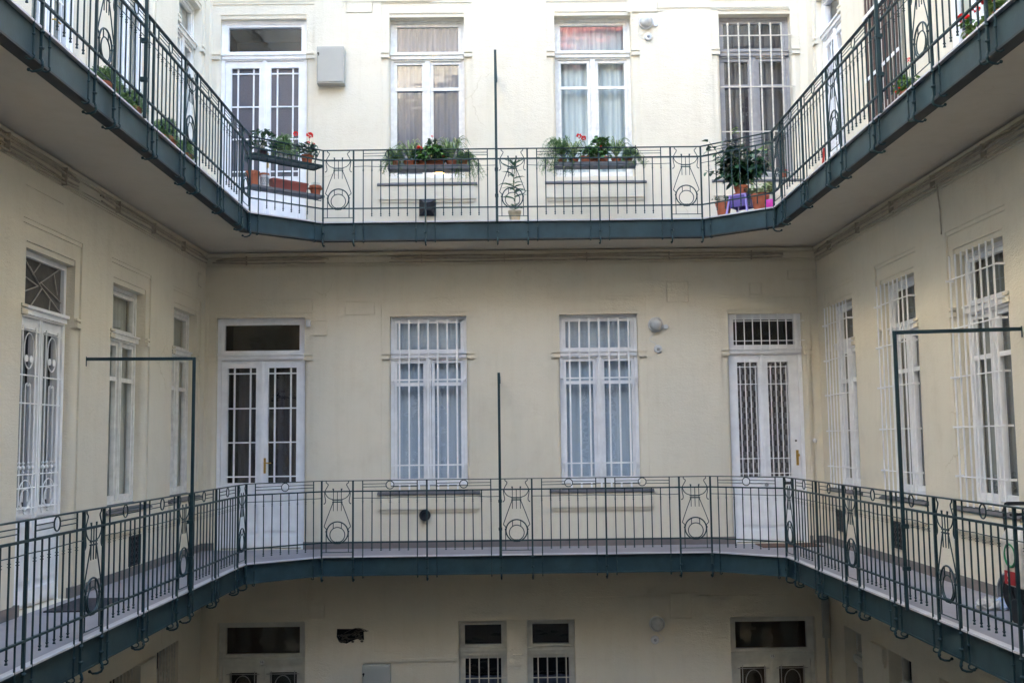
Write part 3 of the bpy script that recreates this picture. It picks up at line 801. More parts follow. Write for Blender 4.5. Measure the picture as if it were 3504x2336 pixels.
# unseen roofs added over the three wings to keep the sun out
for root, P in ((WB, [(XL - 5, YB - .35, TOP), (XR + 5, YB - .35, TOP), (XR + 5, YB + 5, TOP + 2.6), (XL - 5, YB + 5, TOP + 2.6), (XR + 5, YB + 10, TOP), (XL - 5, YB + 10, TOP)]),
                (WL, [(XL + .35, YB + 2, TOP - .03), (XL + .35, YN - 2, TOP - .03), (XL - 5, YN - 2, TOP + 2.3), (XL - 5, YB + 2, TOP + 2.3), (XL - 10, YN - 2, TOP - .03), (XL - 10, YB + 2, TOP - .03)]),
                (WR, [(XR - .35, YB + 2, TOP - .05), (XR - .35, YN - 2, TOP - .05), (XR + 5, YN - 2, TOP + 2.2), (XR + 5, YB + 2, TOP + 2.2), (XR + 10, YN - 2, TOP - .05), (XR + 10, YB + 2, TOP - .05)])):
    k = MB(); k.add(P, [(0, 1, 2, 3), (3, 2, 4, 5), (0, 3, 5), (1, 4, 2)]); k.obj('roof', M['rooftile'], root)
for root, q in ((WB, (XL - 1.5, XR + 1.5, YB + 1.3, YB + 1.35)), (WL, (XL - 1.55, XL - 1.5, YN - 1.5, YB + 1.3)), (WR, (XR + 1.5, XR + 1.55, YN - 1.5, YB + 1.3)), (WN, (XL - 1.5, XR + 1.5, YN - 1.5, YN - 1.45))):
    k = MB(); k.box(q[0], q[1], q[2], q[3], BOT, TOP - .06 if root is not WN else TOPN - .1); k.obj('leak_blocker', M['plaster_opposite'], root)  # unseen planes added to stop light leaking through the walls
for r in (WB, WL, WR, WN): fix(r)
k = MB(); k.add([(-60, -60, BOT), (60, -60, BOT), (60, 60, BOT), (-60, 60, BOT)], [(0, 1, 2, 3)])
tag(k.obj('ground', M['ground']), None, None, kind='structure')

# ================================================================== GALLERIES
def inset_path(off):
    """inner edge of the walkway, shifted by off towards the wall; runs left-near -> far -> right-near"""
    P = [Vector((GL, -.25)), Vector((GL, 12.965)), Vector((-2.369, GF)), Vector((2.586, GF)), Vector((GR, 13.010)), Vector((GR, -.25))]
    lines = []
    for i in range(5):
        d = (P[i + 1] - P[i]).normalized(); n = Vector((-d.y, d.x)); lines.append((P[i] + n * off, d))
    out = [lines[0][0]]
    for i in range(4):
        (p, d), (q, e) = lines[i], lines[i + 1]
        den = d.x * e.y - d.y * e.x; t = ((q.x - p.x) * e.y - (q.y - p.y) * e.x) / den
        out.append(p + d * t)
    (p, d) = lines[4]; out.append(p + d * (P[5] - P[4]).length)
    return out
def strip(b, o1, o2, z0, z1):
    """closed band between two offsets and two heights"""
    A, B = inset_path(o1), inset_path(o2); n = len(A)
    vs = []
    for a, c in zip(A, B): vs += [(a.x, a.y, z0), (c.x, c.y, z0), (c.x, c.y, z1), (a.x, a.y, z1)]
    fs = []
    for i in range(n - 1):
        for k in range(4):
            fs.append((4 * i + k, 4 * i + (k + 1) % 4, 4 * i + 4 + (k + 1) % 4, 4 * i + 4 + k))
    fs += [(0, 1, 2, 3), tuple(4 * (n - 1) + k for k in range(4))]
    b.add(vs, fs)
def gallery(S, label, opp=True):
    t = thing('gallery', label, 'gallery', (0, GF, S + ZF))
    A = inset_path(.05)
    outer = [(XL + .001, -.25), (XL + .001, YB - .001), (XR - .001, YB - .001), (XR - .001, -.25)]
    inner = [(p.x, p.y) for p in A]
    # slab: walls ring split into quads so that the ring stays simple
    def ringface(z, b):
        I = [(x, y, z) for x, y in inner]; O = [(x, y, z) for x, y in outer]
        b.add(I + O, [(0, 1, 7, 6), (1, 2, 7), (2, 3, 8, 7), (3, 4, 8), (4, 5, 9, 8)])
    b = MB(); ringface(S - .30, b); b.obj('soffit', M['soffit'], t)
    b = MB(); ringface(S + ZF, b); b.obj('floor', M['floor'], t)
    b = MB(); strip(b, .03, .045, S - .318, S - .102); b.obj('fascia_beam', M['fascia'], t)
    b = MB(); strip(b, .026, .034, S - .335, S - .3185); strip(b, .034, .13, S - .335, S - .3215); b.obj('beam_flange', M['flange'] if S > 2 else M['fascia'], t)
    b = MB(); strip(b, -.004, .06, S - .1015, S - .086); b.obj('edge_strip', M['edge'], t)
    b = MB()
    for xf, spans in ((MAP_B, [(XL + .012, -4.02), (-2.795, 3.098 if S == 0 else XR - .012), (4.13, XR - .012)] if S == 0 else [(XL + .012, -4.02), (-2.795, XR - .012)]),
                      (MAP_L, [(-.25, 9.20), (10.26, YB - .014)]), (MAP_R, [(-.25, YB - .014)] if S == 0 else [(-.25, 13.27), (14.28, YB - .014)])):
        b.xf = xf
        for a, c in spans:
            if c - a > .01: b.box(a, c, -.03, .012, S + ZF, S + .008)
    b.obj('skirting', M['skirt'], t)
    # walkway in front of the opposite wall, where the photographer stands
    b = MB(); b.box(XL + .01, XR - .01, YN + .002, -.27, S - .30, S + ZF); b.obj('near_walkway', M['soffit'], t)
    fix(t); return t
gallery(0, 'middle gallery walkway with grey floor, a storey below the flower trays')
gallery(H, 'upper gallery walkway on dark green edge beam, with its underside showing')

# ================================================================== RAILINGS
Zr = .862 - ZS; ZT = .862                      # heights relative to storey datum
def make_post(z_end=-.400, beads=(-.125, -.24), r=.0105, top=ZT, hook=True):
    b = MB()
    b.box(-r, r, -r, r, -.32 if hook else z_end, top)
    for z in beads: b.ball((0, -.002, z), r * 1.9, 8, 5, .75)
    if hook:
        b.tube([(0, 0, -.31), (0, -.010, z_end + .065), (0, -.016, z_end + .035), (0, -.004, z_end + .012), (0, .025, z_end), (0, .062, z_end - .002), (0, .082, z_end + .010)], r, 7, rr=[r, r, r * .95, r * .95, r * .9, r * .8, r * .6])
        b.ball((0, .084, z_end + .012), r * 1.25, 7, 5)
        b.ball((0, -.012, z_end + .045), r * 1.3, 7, 5)
    return b.mesh('post', M['iron'])
ME_POST = make_post()
def make_bar(long_):
    b = MB(); r = .0070
    b.tube([(0, 0, -.33 if long_ else .0), (0, 0, ZT - .004 if long_ else .725)], r, 7)
    for z in (.607, .587): b.lathe([(.006, -.003), (.0125, -.002), (.0125, .002), (.006, .003)], (0, 0, z), 10)
    if long_:
        b.ball((0, -.002, -.187), .0125, 8, 5, .8)
        b.tube([(0, 0, -.32), (0, -.009, -.335), (0, -.008, -.35), (0, .006, -.36), (0, .028, -.362), (0, .044, -.352)], .0065, 6)
        b.ball((0, .046, -.350), .009, 7, 5)
    else:
        b.lathe([(.006, -.004), (.0115, -.003), (.0115, .003), (.006, .004)], (0, 0, .012), 10)
        b.lathe([(.007, -.003), (.010, -.012), (.010, -.018)], (0, 0, .0), 10)
    return b.mesh('long_baluster' if long_ else 'baluster', M['iron'])
ME_LONG, ME_BAR = make_bar(True), make_bar(False)
def make_ring():
    b = MB(); b.ring((0, 0, .806), .0505, .0058, 'y', 26, 6); return b.mesh('rail_ring', M['iron'])
ME_RING = make_ring()
def make_lyre():
    K = 1 / 793.; z = lambda y: (835 - y) / 796. + ZS
    b = MB(); T = lambda pts, r=.0052: b.tube([(x * K, 0, z(y)) for x, y in pts], r, 6)
    def curve(pts, n=5):
        P = [Vector((a, c)) for a, c in pts]; out = []
        for i in range(len(P) - 1):
            p0 = P[max(i - 1, 0)]; p1 = P[i]; p2 = P[i + 1]; p3 = P[min(i + 2, len(P) - 1)]
            for j in range(n):
                t = j / n
                out.append(tuple(.5 * ((2 * p1) + (p2 - p0) * t + (2 * p0 - 5 * p1 + 4 * p2 - p3) * t * t + (3 * p1 - p0 - 3 * p2 + p3) * t ** 3)))
        out.append(tuple(P[-1])); return out
    for s in (-1, 1):
        T(curve([(s * 113, 78), (s * 112, 92), (s * 96, 104), (s * 94, 118), (s * 112, 150), (s * 128, 185), (s * 127, 225), (s * 119, 268), (s * 121, 290), (s * 132, 303)]))
        b.ball((s * 134 * K, 0, z(302)), .008, 7, 5)
        T(curve([(s * 124, 188), (s * 112, 218), (s * 84, 246), (s * 48, 258)]))
        T([(s * 40, 375), (s * 40, 155)], .0045)
        b.add([((s * 40 + dx) * K, dy, z(yy)) for dx, yy in ((-5, 172), (5, 172), (9 + s * 3, 150), (-9 + s * 3, 150)) for dy in (-.004, .004)],
              [(0, 2, 4, 6), (1, 3, 5, 7), (0, 1, 3, 2), (2, 3, 5, 4), (4, 5, 7, 6), (6, 7, 1, 0)])
        T(curve([(s * 44, 292), (s * 90, 410), (s * 130, 520), (s * 131, 534), (s * 113, 552), (s * 111, 566)]))
        b.ball((s * 111 * K, 0, z(580)), .0135, 8, 5, .9)
        T([(s * 112, 580), (s * 112, 788)], .0055)
        T([(s * 41, 492), (s * 41, 550)], .005)
    T([(0, 375), (0, 185)], .0045)
    for y in (264, 285): T([(-52, y), (52, y)], .0075)
    b.ring((0, 0, z(592)), 108 * K, .0078, 'y', 40, 6)
    b.ring((0, 0, z(614)), 75 * K, .0058, 'y', 34, 6)
    T([(-150, 788), (150, 788)], .0048)
    for x in (-26, -9, 9, 26): b.ball((x * K, 0, z(692)), .0125, 7, 5, 1.5)
    b.box(-.045, .045, -.009, .009, z(700), z(682))
    return b.mesh('lyre_ornament', M['iron'])
ME_LYRE = make_lyre()
BAY = 2.2786; PW = .398; HB = (BAY - PW) / 2
BSP = [.124 + .1153 * i for i in range(7)]      # bar offsets inside a half bay
IR = random.Random(77)
def rail_run(S, p0, p1, label, pattern, group, extra_end=True):
    """pattern: list of ('P', s) posts, ('L', s) lyres, ('H', s0, s1, n) half bays; s measured from p0"""
    p0, p1 = Vector(p0), Vector(p1); d = p1 - p0; L = d.length; rz = math.atan2(d.y, d.x)
    t = thing('railing', label, 'railing', (p0.x, p0.y, S), rz, group)
    def bar(name, w, h, y0, z, a=0, c=None):
        b = MB(); c = L if c is None else c; b.box(a, c, y0 - w / 2, y0 + w / 2, z - h / 2, z + h / 2); return b.obj(name, M['iron'], t)
    o = bar('handrail', .036, .010, 0, ZT + .002); bv = o.modifiers.new('b', 'BEVEL'); bv.width = .003; bv.segments = 2
    bar('middle_rail', .024, .017, 0, .730); bar('bottom_rail', .022, .015, 0, .087)
    for it in pattern:
        if it[0] == 'P': link_mesh('post', ME_POST, t, (it[1], 0, 0))
        if it[0] == 'L': link_mesh('lyre_ornament', ME_LYRE, t, (it[1], 0, 0))
        if it[0] == 'H':
            a, c, n = it[1:]; w = c - a
            off = [(.124 + (w - .248) * i / (n - 1)) for i in range(n)] if n == 7 else [w * (i + 1) / (n + 1) for i in range(n)]
            for i, q in enumerate(off):
                lg = i in (0, n - 1)
                o = link_mesh('long_baluster' if lg else 'baluster', ME_LONG if lg else ME_BAR, t, (a + q + IR.gauss(0, .0012), 0, 0)); o.rotation_euler = (IR.gauss(0, .002), IR.gauss(0, .0035), IR.random() * 3) if not lg else (0, IR.gauss(0, .002), 0)
            m = (off[0] + off[-1]) / 2 + a
            link_mesh('rail_ring', ME_RING, t, (m, 0, 0))
            b = MB()
            for z in (.784, .820):
                b.tube([(a + off[0], 0, z), (m - .0505, 0, z + .002), ], .0045, 5); b.tube([(m + .0505, 0, z), (a + off[-1], 0, z)], .0045, 5)
            b.obj('double_rod', M['iron'], t)
            b = MB(); b.tube([(a, 0, .644)] + [(a + (c - a) * q / 6, IR.gauss(0, .002), .643 + IR.gauss(0, .003)) for q in range(1, 6)] + [(c, 0, .645)], .0042, 5); b.obj('thin_rod', M['iron'], t)
    return t
RG_ = 'green wrought iron gallery railings'
def side_pattern(Lrun, far_first, s_far):
    """panels counted from the far corner; far_first=True when s grows away from the corner"""
    pat = []; c = lambda q: q if far_first else Lrun - q     # q = distance from corner
    for k in range(5):
        q0 = k * BAY; a, e = sorted((c(q0), c(q0 + PW)))
        if not (k == 0): pat.append(('P', c(q0)))
        else: pat.append(('P', c(q0)))
        pat.append(('P', c(q0 + PW))); pat.append(('L', (a + e) / 2))
        if k < 4:
            m = q0 + PW + HB
            pat.append(('H', *sorted((c(q0 + PW), c(m))), 7)); pat.append(('P', c(m))); pat.append(('H', *sorted((c(m), c(q0 + BAY))), 7))
    return pat
FP = [('P', 0), ('P', PW), ('L', PW / 2), ('H', PW, PW + HB, 7), ('P', PW + HB), ('H', PW + HB, BAY, 7), ('P', BAY), ('P', BAY + PW), ('L', BAY + PW / 2),
      ('H', BAY + PW, BAY + PW + HB, 7), ('P', BAY + PW + HB), ('H', BAY + PW + HB, 2 * BAY, 7), ('P', 2 * BAY), ('P', 2 * BAY + PW), ('L', 2 * BAY + PW / 2)]
LR = 4 * BAY + PW
for S, nm in ((0, 'middle'), (H, 'upper')):
    fr = rail_run(S, CH_L[1], CH_R[0], {'middle': 'straight green iron railing of the middle gallery, facing the viewer, three lyre panels', 'upper': 'straight green iron railing of the upper gallery that carries the two long flower trays'}[nm], FP, RG_)
    rail_run(S, CH_L[0], CH_L[1], {'middle': 'short slanted green railing of the middle gallery before the white double door', 'upper': 'short slanted green railing of the upper gallery with two plant shelves behind it'}[nm], [('H', 0, (Vector(CH_L[1]) - Vector(CH_L[0])).length, 8)], RG_)
    rail_run(S, CH_R[0], CH_R[1], {'middle': 'short slanted green railing of the middle gallery before the barred white door', 'upper': 'short slanted green railing of the upper gallery with large potted plants behind it'}[nm], [('H', 0, (Vector(CH_R[1]) - Vector(CH_R[0])).length, 8)], RG_)
    rail_run(S, (GL, 12.965 - LR), (GL, 12.965), {'middle': 'long green iron railing along the left side of the middle gallery', 'upper': 'long green iron railing along the left side of the upper gallery'}[nm], side_pattern(LR, False, 0), RG_)
    rail_run(S, (GR, 13.010), (GR, 13.010 - LR), {'middle': 'long green iron railing along the right side of the middle gallery', 'upper': 'long green iron railing along the right side of the upper gallery'}[nm], side_pattern(LR, True, 0), RG_)

# ================================================================== CARPET-RACK POLES
def rack(x, y, S, rz, arm, label, ztop=2.219, zbot=-.11, diag=0):
    t = thing('carpet_rack', label, 'metal rack', (x, y, S), rz, 'carpet racks bolted to the railings')
    b = MB(); b.box(-.0165, .0165, -.042, -.012, zbot, ztop); o = b.obj('pole', M['iron'], t)
    bv = o.modifiers.new('b', 'BEVEL'); bv.width = .003
    b = MB(); b.box(-.0165, .0165, -.012, arm - .004, ztop - .03, ztop); b.box(-.0165, .0165, arm - .004, arm - .0005, ztop - .085, ztop + .01); b.obj('arm', M['iron'], t)
    for z in (.585, .235):
        b = MB(); b.box(-.023, .023, -.047, .016, z - .017, z + .017); b.obj('clamp', M['iron'], t)
    return t
rack(-.098, GF, 0, 0, YB - GF, 'green carpet rack pole on the middle gallery between the two barred windows')
rack(-.098, GF, H, 0, YB - GF, 'green carpet rack pole on the upper gallery beside the thin palm-like plant', 2.193)
rack(GL, 10.64, 0, PI / 2 + .10, 1.02, 'green carpet rack on the left middle railing, arm reaching to the wall')
rack(GL, 9.06, H, PI / 2 + .10, 1.02, 'green pole on the left upper railing, cut off by the photo top', 2.2)
rack(GR, 9.05, 0, -PI / 2 - .18, 1.0, 'green carpet rack on the right middle railing, arm reaching to the wall', 2.244)
rack(GR, 9.13, H, -PI / 2 - .18, 1.0, 'green pole on the right upper railing, cut off by the photo top', 2.2)

# ================================================================== CABLES ALONG THE CORNICE
def cables(xf, u0, u1, zs, label, end_up=None, wob=.010, seed=1, mark=True):
    rnd = random.Random(seed); t = thing('cable_bundle', label, 'cables', xf((u0 + u1) / 2, .03, zs[0]), 0, 'painted cables under the galleries')
    for i, z in enumerate(zs):
        b = MB(xf); n = max(6, int(abs(u1 - u0) / .12)); P = []; ph = rnd.random() * 6
        a, c = u0 + rnd.random() * .1, u1 - rnd.random() * .08
        for j in range(n + 1):
            f = j / n; u = a + (c - a) * f
            zz = z + wob * (math.sin(ph + u * 2.1) * .6 + math.sin(u * 5.3 + ph) * .35)
            e = min(1, min(f, 1 - f) * (c - a) / .2)
            P.append((u, .040 + .014 * (i % 2), zz - (1 - e) * .03 * (1 if i == 0 else -.2)))
        b.tube([Vector(p) for p in P], .0105 if i != 1 else .013, 6); b.obj('cable', M['cable'], t)
    u = u0 + .5
    while u < u1 - .3:
        b = MB(xf); b.box(u - .006, u + .006, .018, .072, min(zs) - .02, max(zs) + .02); b.obj('cable_clip', M['cable'], t); u += 1.15
    fix(t); return t
cables(MAP_B, -4.10, -2.45, (3.925, 3.885, 3.843), 'cream painted cables on the back wall, left bundle ending above the white double door', seed=2)
cables(MAP_B, -1.66, 3.95, (3.925, 3.888, 3.843), 'long cream painted cables on the back wall above the barred windows', seed=5)
cables(MAP_L, 7.0, 10.16, (3.93, 3.89, 3.85, 3.80), 'cream painted cables on the left wall, nearer bundle above the leaded door light', seed=6)
cables(MAP_L, 10.68, 14.55, (3.925, 3.885, 3.84), 'cream painted cables on the left wall, farther bundle reaching the corner', seed=7)
cables(MAP_R, 6.5, 14.55, (3.925, 3.885, 3.835), 'long cream painted cables on the right wall below the upper gallery', seed=9)
k = MB(MAP_R); k.tube([(10.40, .02, 3.83), (10.37, .03, 3.74), (10.36, .02, 3.6), (10.36, .018, 3.33)], .008, 6)
tag(k.obj('drop_cable', M['cable']), 'thin cream cable dropping to the nearest barred window on the right wall', 'cable')
# thin loose cables below the middle gallery
for i, (xf, a, c, z, lb) in enumerate(((MAP_R, 9, 14.5, -.66, 'thin dark wire sagging on the right wall under the middle gallery'), (MAP_B, -2.6, 1.5, -.345, 'thin wire strung under the front edge of the middle gallery'))):
    k = MB(xf); k.tube([(a + (c - a) * j / 16, .02, z - .02 * math.sin(j * .9)) for j in range(17)], .005, 5)
    tag(k.obj('wire', M['rustblack']), lb, 'wire')

# ================================================================== WALL FITTINGS
def wall_lamp(u, z, su, sz, label, low=False, side=1, puck=True):
    t = thing('wall_lamp', label, 'lamp', (u, YB, z), 0, 'round wall lamps')
    b = MB(); b.lathe([(.104, 0), (.106, -.03), (.098, -.045), (.086, -.045)], (0, 0, 0), 32, 'y'); o = b.obj('rim', M['porc'], t); smooth_by_angle(o)
    b = MB(); b.lathe([(.090, -.036), (.091, -.055), (.082, -.082), (.060, -.104), (.032, -.117), (.003, -.121)], (0, 0, 0), 32, 'y'); b.obj('globe', M['lampglass'], t, smooth=True)
    if puck:
        b = MB(); b.lathe([(.034, -.0005), (.034, -.018), (.03, -.022)], (side * .142, 0, -.03), 20, 'y'); b.obj('junction_disc', M['porc'], t)
    b = MB(); b.tube([(0, -.01, -.10), (-.03 * side, -.008, -.14), (-.085 * side, -.008, -.19), (-.08 * side, -.008, -.225), (-.02 * side, -.01, -.25), (su - u, -.01, sz - z + .03)], .0035, 5); b.obj('flex', M['porc'], t)
    s = thing('motion_sensor', 'small white round sensor ' + {0: 'under the lamp beside the right barred window', 1: 'under the lamp of the top storey', 2: 'under the dim lamp of the lowest storey'}[low], 'sensor', (su, YB, sz), 0, 'round sensors below the lamps')
    b = MB(); b.lathe([(.056, 0), (.056, -.022), (.046, -.034), (.024, -.036)], (0, 0, 0), 26, 'y'); o = b.obj('casing', M['porc'], s); smooth_by_angle(o)
    b = MB(); b.lathe([(.022, -.034), (.020, -.046), (.006, -.052)], (0, 0, 0), 16, 'y'); b.obj('lens', M['greyfender'], s, smooth=True)
wall_lamp(2.081, 2.925, 2.107, 2.586, 'round white bulkhead lamp on the cream wall right of the right barred window', 0)
wall_lamp(2.048, 7.263, 2.080, 7.050, 'round white bulkhead lamp on the top storey wall', 1)
wall_lamp(1.999, -1.140, 1.968, -1.353, 'round bulkhead lamp in the shade of the lowest storey', 2, side=-1, puck=False)
def box_cabinet(u0, u1, z0, z1, m, label, dp=.14):
    t = thing('meter_cabinet', label, 'cabinet', ((u0 + u1) / 2, YB, z0), 0, 'grey metal cabinets')
    w = (u1 - u0) / 2; h = z1 - z0
    b = MB(); b.box(-w, w, -dp, -.0005, 0, h); o = b.obj('casing', m, t); bv = o.modifiers.new('b', 'BEVEL'); bv.width = .006; bv.segments = 2
    b = MB(); b.box(-w + .018, w - .018, -dp - .010, -dp - .001, .02, h - .025); o = b.obj('cabinet_door', m, t); bv = o.modifiers.new('b', 'BEVEL'); bv.width = .004
    b = MB(); b.lathe([(.014, 0), (.014, -.02), (.008, -.026)], (-w + .024, -dp - .011, h * .80), 10, 'y'); b.box(-w + .018, -w + .03, -dp - .02, -dp - .0105, h * .74, h * .80); b.obj('lock', M['blackm'], t)
    b = MB()
    for z in (.25, .5): b.box(-w + .012, -w + .020, -dp - .014, -dp - .0012, h * z, h * z + .03)
    b.obj('hinge', m, t)
box_cabinet(-2.618, -2.235, 6.375, 6.91, M['boxgrey'], 'light grey metal cabinet on the top storey wall right of the white door')
box_cabinet(-1.975, -1.60, -2.15, -1.617, M['boxlow'], 'grey metal cabinet on the lowest storey, cut off by the photo bottom')
# vents
t = thing('vent_hood', 'square black louvred vent hood under the left upper window', 'vent', (-1.076, YB, H + .317))
b = MB(); w, h = .118, .124
b.box(-w, w, -.02, -.0005, -h, h)
b.add([(-w, -.02, -h), (w, -.02, -h), (w, -.02, h), (-w, -.02, h), (-.045, -.075, -.06), (.045, -.075, -.06), (.045, -.075, .06), (-.045, -.075, .06)], [(0, 1, 5, 4), (1, 2, 6, 5), (2, 3, 7, 6), (3, 0, 4, 7), (4, 5, 6, 7)])
b.obj('hood', M['blackm'], t)
b = MB()
for i in range(7): b.box(-w + .005, w - .005, -.03 - .005 * min(i, 6 - i), -.0205, -h + .02 + i * .034, -h + .026 + i * .034)
b.obj('louvre', M['rustblack'], t)
t = thing('round_vent', 'round black vent cap low on the wall under the left barred window', 'vent', (-1.131, YB, .353))
b = MB(); b.lathe([(.05, -.0005), (.05, -.035), (.076, -.04), (.078, -.065), (.070, -.078), (.05, -.080), (.045, -.072), (.004, -.068)], (0, 0, 0), 30, 'y'); smooth_by_angle(b.obj('cap', M['blackm'], t))
def cast_vent(xf, u0, u1, z0, z1, label):
    t = thing('vent_grate', label, 'vent', xf((u0 + u1) / 2, 0, z0), 0, 'ornate cast iron vent grates')
    b = MB(xf); frame_rect(b, u0, u1, z0, z1, .018, .0005, .022); b.obj('rim', M['rustblack'], t)
    b = MB(xf); b.quad((u0, .002, z0), (u1, .002, z0), (u1, .002, z1), (u0, .002, z1)); b.obj('backing', M['dark'], t)
    b = MB(xf); nu, nz = 4, 5; du, dz = (u1 - u0) / nu, (z1 - z0) / nz
    for i in range(nu):
        for j in range(nz):
            cu, cz = u0 + du * (i + .5), z0 + dz * (j + .5)
            P = [(cu + du * .45 * math.cos(a), .012, cz + dz * .45 * math.sin(a)) for a in [2 * PI * q / 10 for q in range(11)]]
            b.tube([Vector(p) for p in P], .006, 5, caps=False)
    b.obj('tracery', M['rustblack'], t); fix(t)
cast_vent(MAP_L, 11.83, 12.17, .02, .35, 'dark cast iron vent grate low on the left wall')
cast_vent(MAP_R, 13.90, 14.12, .12, .40, 'cast iron vent grate low on the right wall, farther one near the barred door')
cast_vent(MAP_R, 11.78, 12.08, .10, .40, 'cast iron vent grate low on the right wall, nearer one behind the railing')
k = MB(MAP_B); k.lathe([(.030, .0005), (.030, .02), (.018, .028), (.004, .030)], (0, 0, 0), 20, 'y')
k = MB(); k.lathe([(.030, -.0005), (.030, -.018), (.018, -.028), (.004, -.030)], (0, 0, 0), 20, 'y')
o = k.obj('door_bell', M['porc'], loc=(4.236, YB, 1.296)); tag(o, 'small round white bell push beside the barred white door', 'door bell')
k = MB(); k.box(-.035, .035, -.03, -.0005, -.05, .05)
o = k.obj('wall_sensor', M['porc'], loc=(-2.739, YB, 3.0)); bv = o.modifiers.new('b', 'BEVEL'); bv.width = .025; bv.segments = 4
tag(o, 'small rounded white box beside the top of the white double door', 'sensor')

# doormats
def mat_obj(cx, cy, z, w, l, rz, m, label):
    b = MB(); b.box(-w / 2, w / 2, -l / 2, l / 2, 0, .012); o = b.obj('doormat', m, loc=(cx, cy, z)); o.rotation_euler = (0, 0, rz)
    bv = o.modifiers.new('b', 'BEVEL'); bv.width = .004; tag(o, label, 'doormat')
mat_obj(-3.83, 9.80, ZF + .001, .44, .78, 0, M['mat_'], 'dark doormat in front of the ornate door on the left')
mat_obj(3.74, 14.32, ZF + .001, .80, .46, 0, M['matbrown'], 'brown doormat at the foot of the barred white door')

# ================================================================== POTS AND PLANTS
def pot(kind, x, y, z, r, h, m, label, group=None, rz=0, saucer=False, cat='plant pot'):
    t = thing(kind, label, cat, (x, y, z), rz, group)
    b = MB()
    b.lathe([(r * .70, 0), (r * .93, h * .78), (r * 1.0, h * .78), (r * 1.03, h), (r * .93, h), (r * .9, h * .90), (.002, h * .88)], (0, 0, 0), 22)
    smooth_by_angle(b.obj('pot', m, t), 35)
    b = MB(); b.lathe([(r * .9, h * .9), (r * .5, h * .93), (.002, h * .94)], (0, 0, 0), 14); b.obj('soil', M['soil'], t)
    if saucer:
        b = MB(); b.lathe([(r * .75, -.0), (r * 1.05, .0), (r * 1.12, .022), (r * 1.0, .022), (r * .9, .006)], (0, 0, 0), 22); b.obj('saucer', m, t)
    return t
def planter(x, y, z, L, W, Hh, m, label, group=None, rz=0):
    t = thing('planter_box', label, 'planter', (x, y, z), rz, group)
    b = MB(); a, c = L / 2, W / 2; i = .018
    b.add([(-a + i, -c + i, 0), (a - i, -c + i, 0), (a - i, c - i, 0), (-a + i, c - i, 0), (-a, -c, Hh * .82), (a, -c, Hh * .82), (a, c, Hh * .82), (-a, c, Hh * .82)],
          [(0, 1, 2, 3), (0, 1, 5, 4), (1, 2, 6, 5), (2, 3, 7, 6), (3, 0, 4, 7)])
    b.obj('box', m, t)
    b = MB(); frame_rect_xy(b, -a - .006, a + .006, -c - .006, c + .006, Hh * .82, Hh, .016); b.obj('rim', m, t)
    b = MB(); b.quad((-a, -c, Hh * .86), (a, -c, Hh * .86), (a, c, Hh * .86), (-a, c, Hh * .86)); b.obj('soil', M['soil'], t)
    return t
def frame_rect_xy(b, x0, x1, y0, y1, z0, z1, w):
    b.box(x0, x0 + w, y0, y1, z0, z1); b.box(x1 - w, x1, y0, y1, z0, z1); b.box(x0 + w, x1 - w, y0, y0 + w, z0, z1); b.box(x0 + w, x1 - w, y1 - w, y1, z0, z1)
def rv(rnd, s=1): return Vector((rnd.gauss(0, 1), rnd.gauss(0, 1), rnd.gauss(0, 1))).normalized() * s
def geranium(t, h0, R, Hh, rnd, n=120, leafm='leaf', flowers=(), ls=.04, lean=(0, 0)):
    """rounded leaves on branching stems; flowers = list of (dx,dy,dz,r)"""
    st = MB(); lf = MB()
    for i in range(9):
        a = rnd.random() * 2 * PI; q = rnd.random() ** .5 * R * .8
        tip = Vector((q * math.cos(a) + lean[0], q * math.sin(a) * .6 + lean[1], h0 + Hh * (.55 + .45 * rnd.random())))
        st.tube([(0, 0, h0 - .02), tuple(tip * .45 + Vector((0, 0, h0 * .3))), tuple(tip)], .004, 4)
    for i in range(n):
        a = rnd.random() * 2 * PI; v = rnd.random(); q = R * (rnd.random() ** .45) * math.sin(PI * (.18 + .72 * v)) ** .5
        p = Vector((q * math.cos(a) + lean[0] * v, q * math.sin(a) * .65 + lean[1] * v, h0 + Hh * v))
        d = Vector((math.cos(a), math.sin(a), rnd.uniform(-.5, .5))) + rv(rnd, .5)
        s = ls * rnd.uniform(.65, 1.25); lf.leaf(p, d, Vector((0, 0, 1)) + rv(rnd, .5), s, s * 1.05, .22, .25)
    st.obj('stem', M['stem'], t); lf.obj('foliage', M[leafm], t)
    for (dx, dy, dz, r) in flowers:
        f = MB(); c = Vector((dx, dy, dz))
        for i in range(40):
            d = rv(rnd); d.z = d.z * .75 + .15
            f.leaf(c + d * r * .55, d + rv(rnd, .5), rv(rnd), r * .62, r * .6, .15, .1)
        f.obj('flower', M['red'], t)
        s2 = MB(); s2.tube([(dx * .3, dy * .3, h0 + Hh * .4), (dx * .8, dy * .8, (h0 + Hh * .4 + dz) / 2), (dx, dy, dz - r * .5)], .0028, 4); s2.obj('flower_stalk', M['stem'], t)
def spider(t, h0, R, rnd, n=34, m='spider'):
    n = int(n * 1.35)
    b = MB()
    for i in range(n):
        a = rnd.random() * 2 * PI; up = rnd.uniform(.10, .2) * R / .2; q = R * rnd.uniform(.6, 1.15)
        ca, sa = math.cos(a), math.sin(a) * .6
        P = [(q * f * ca, q * f * sa, h0 + up * math.sin(PI * f * .72) * 1.3 - max(0, f - .6) * R * .5) for f in [j / 6 for j in range(7)]]
        b.blade(P, .008, rnd.uniform(-.8, .8))
    b.obj('foliage', M[m], t)
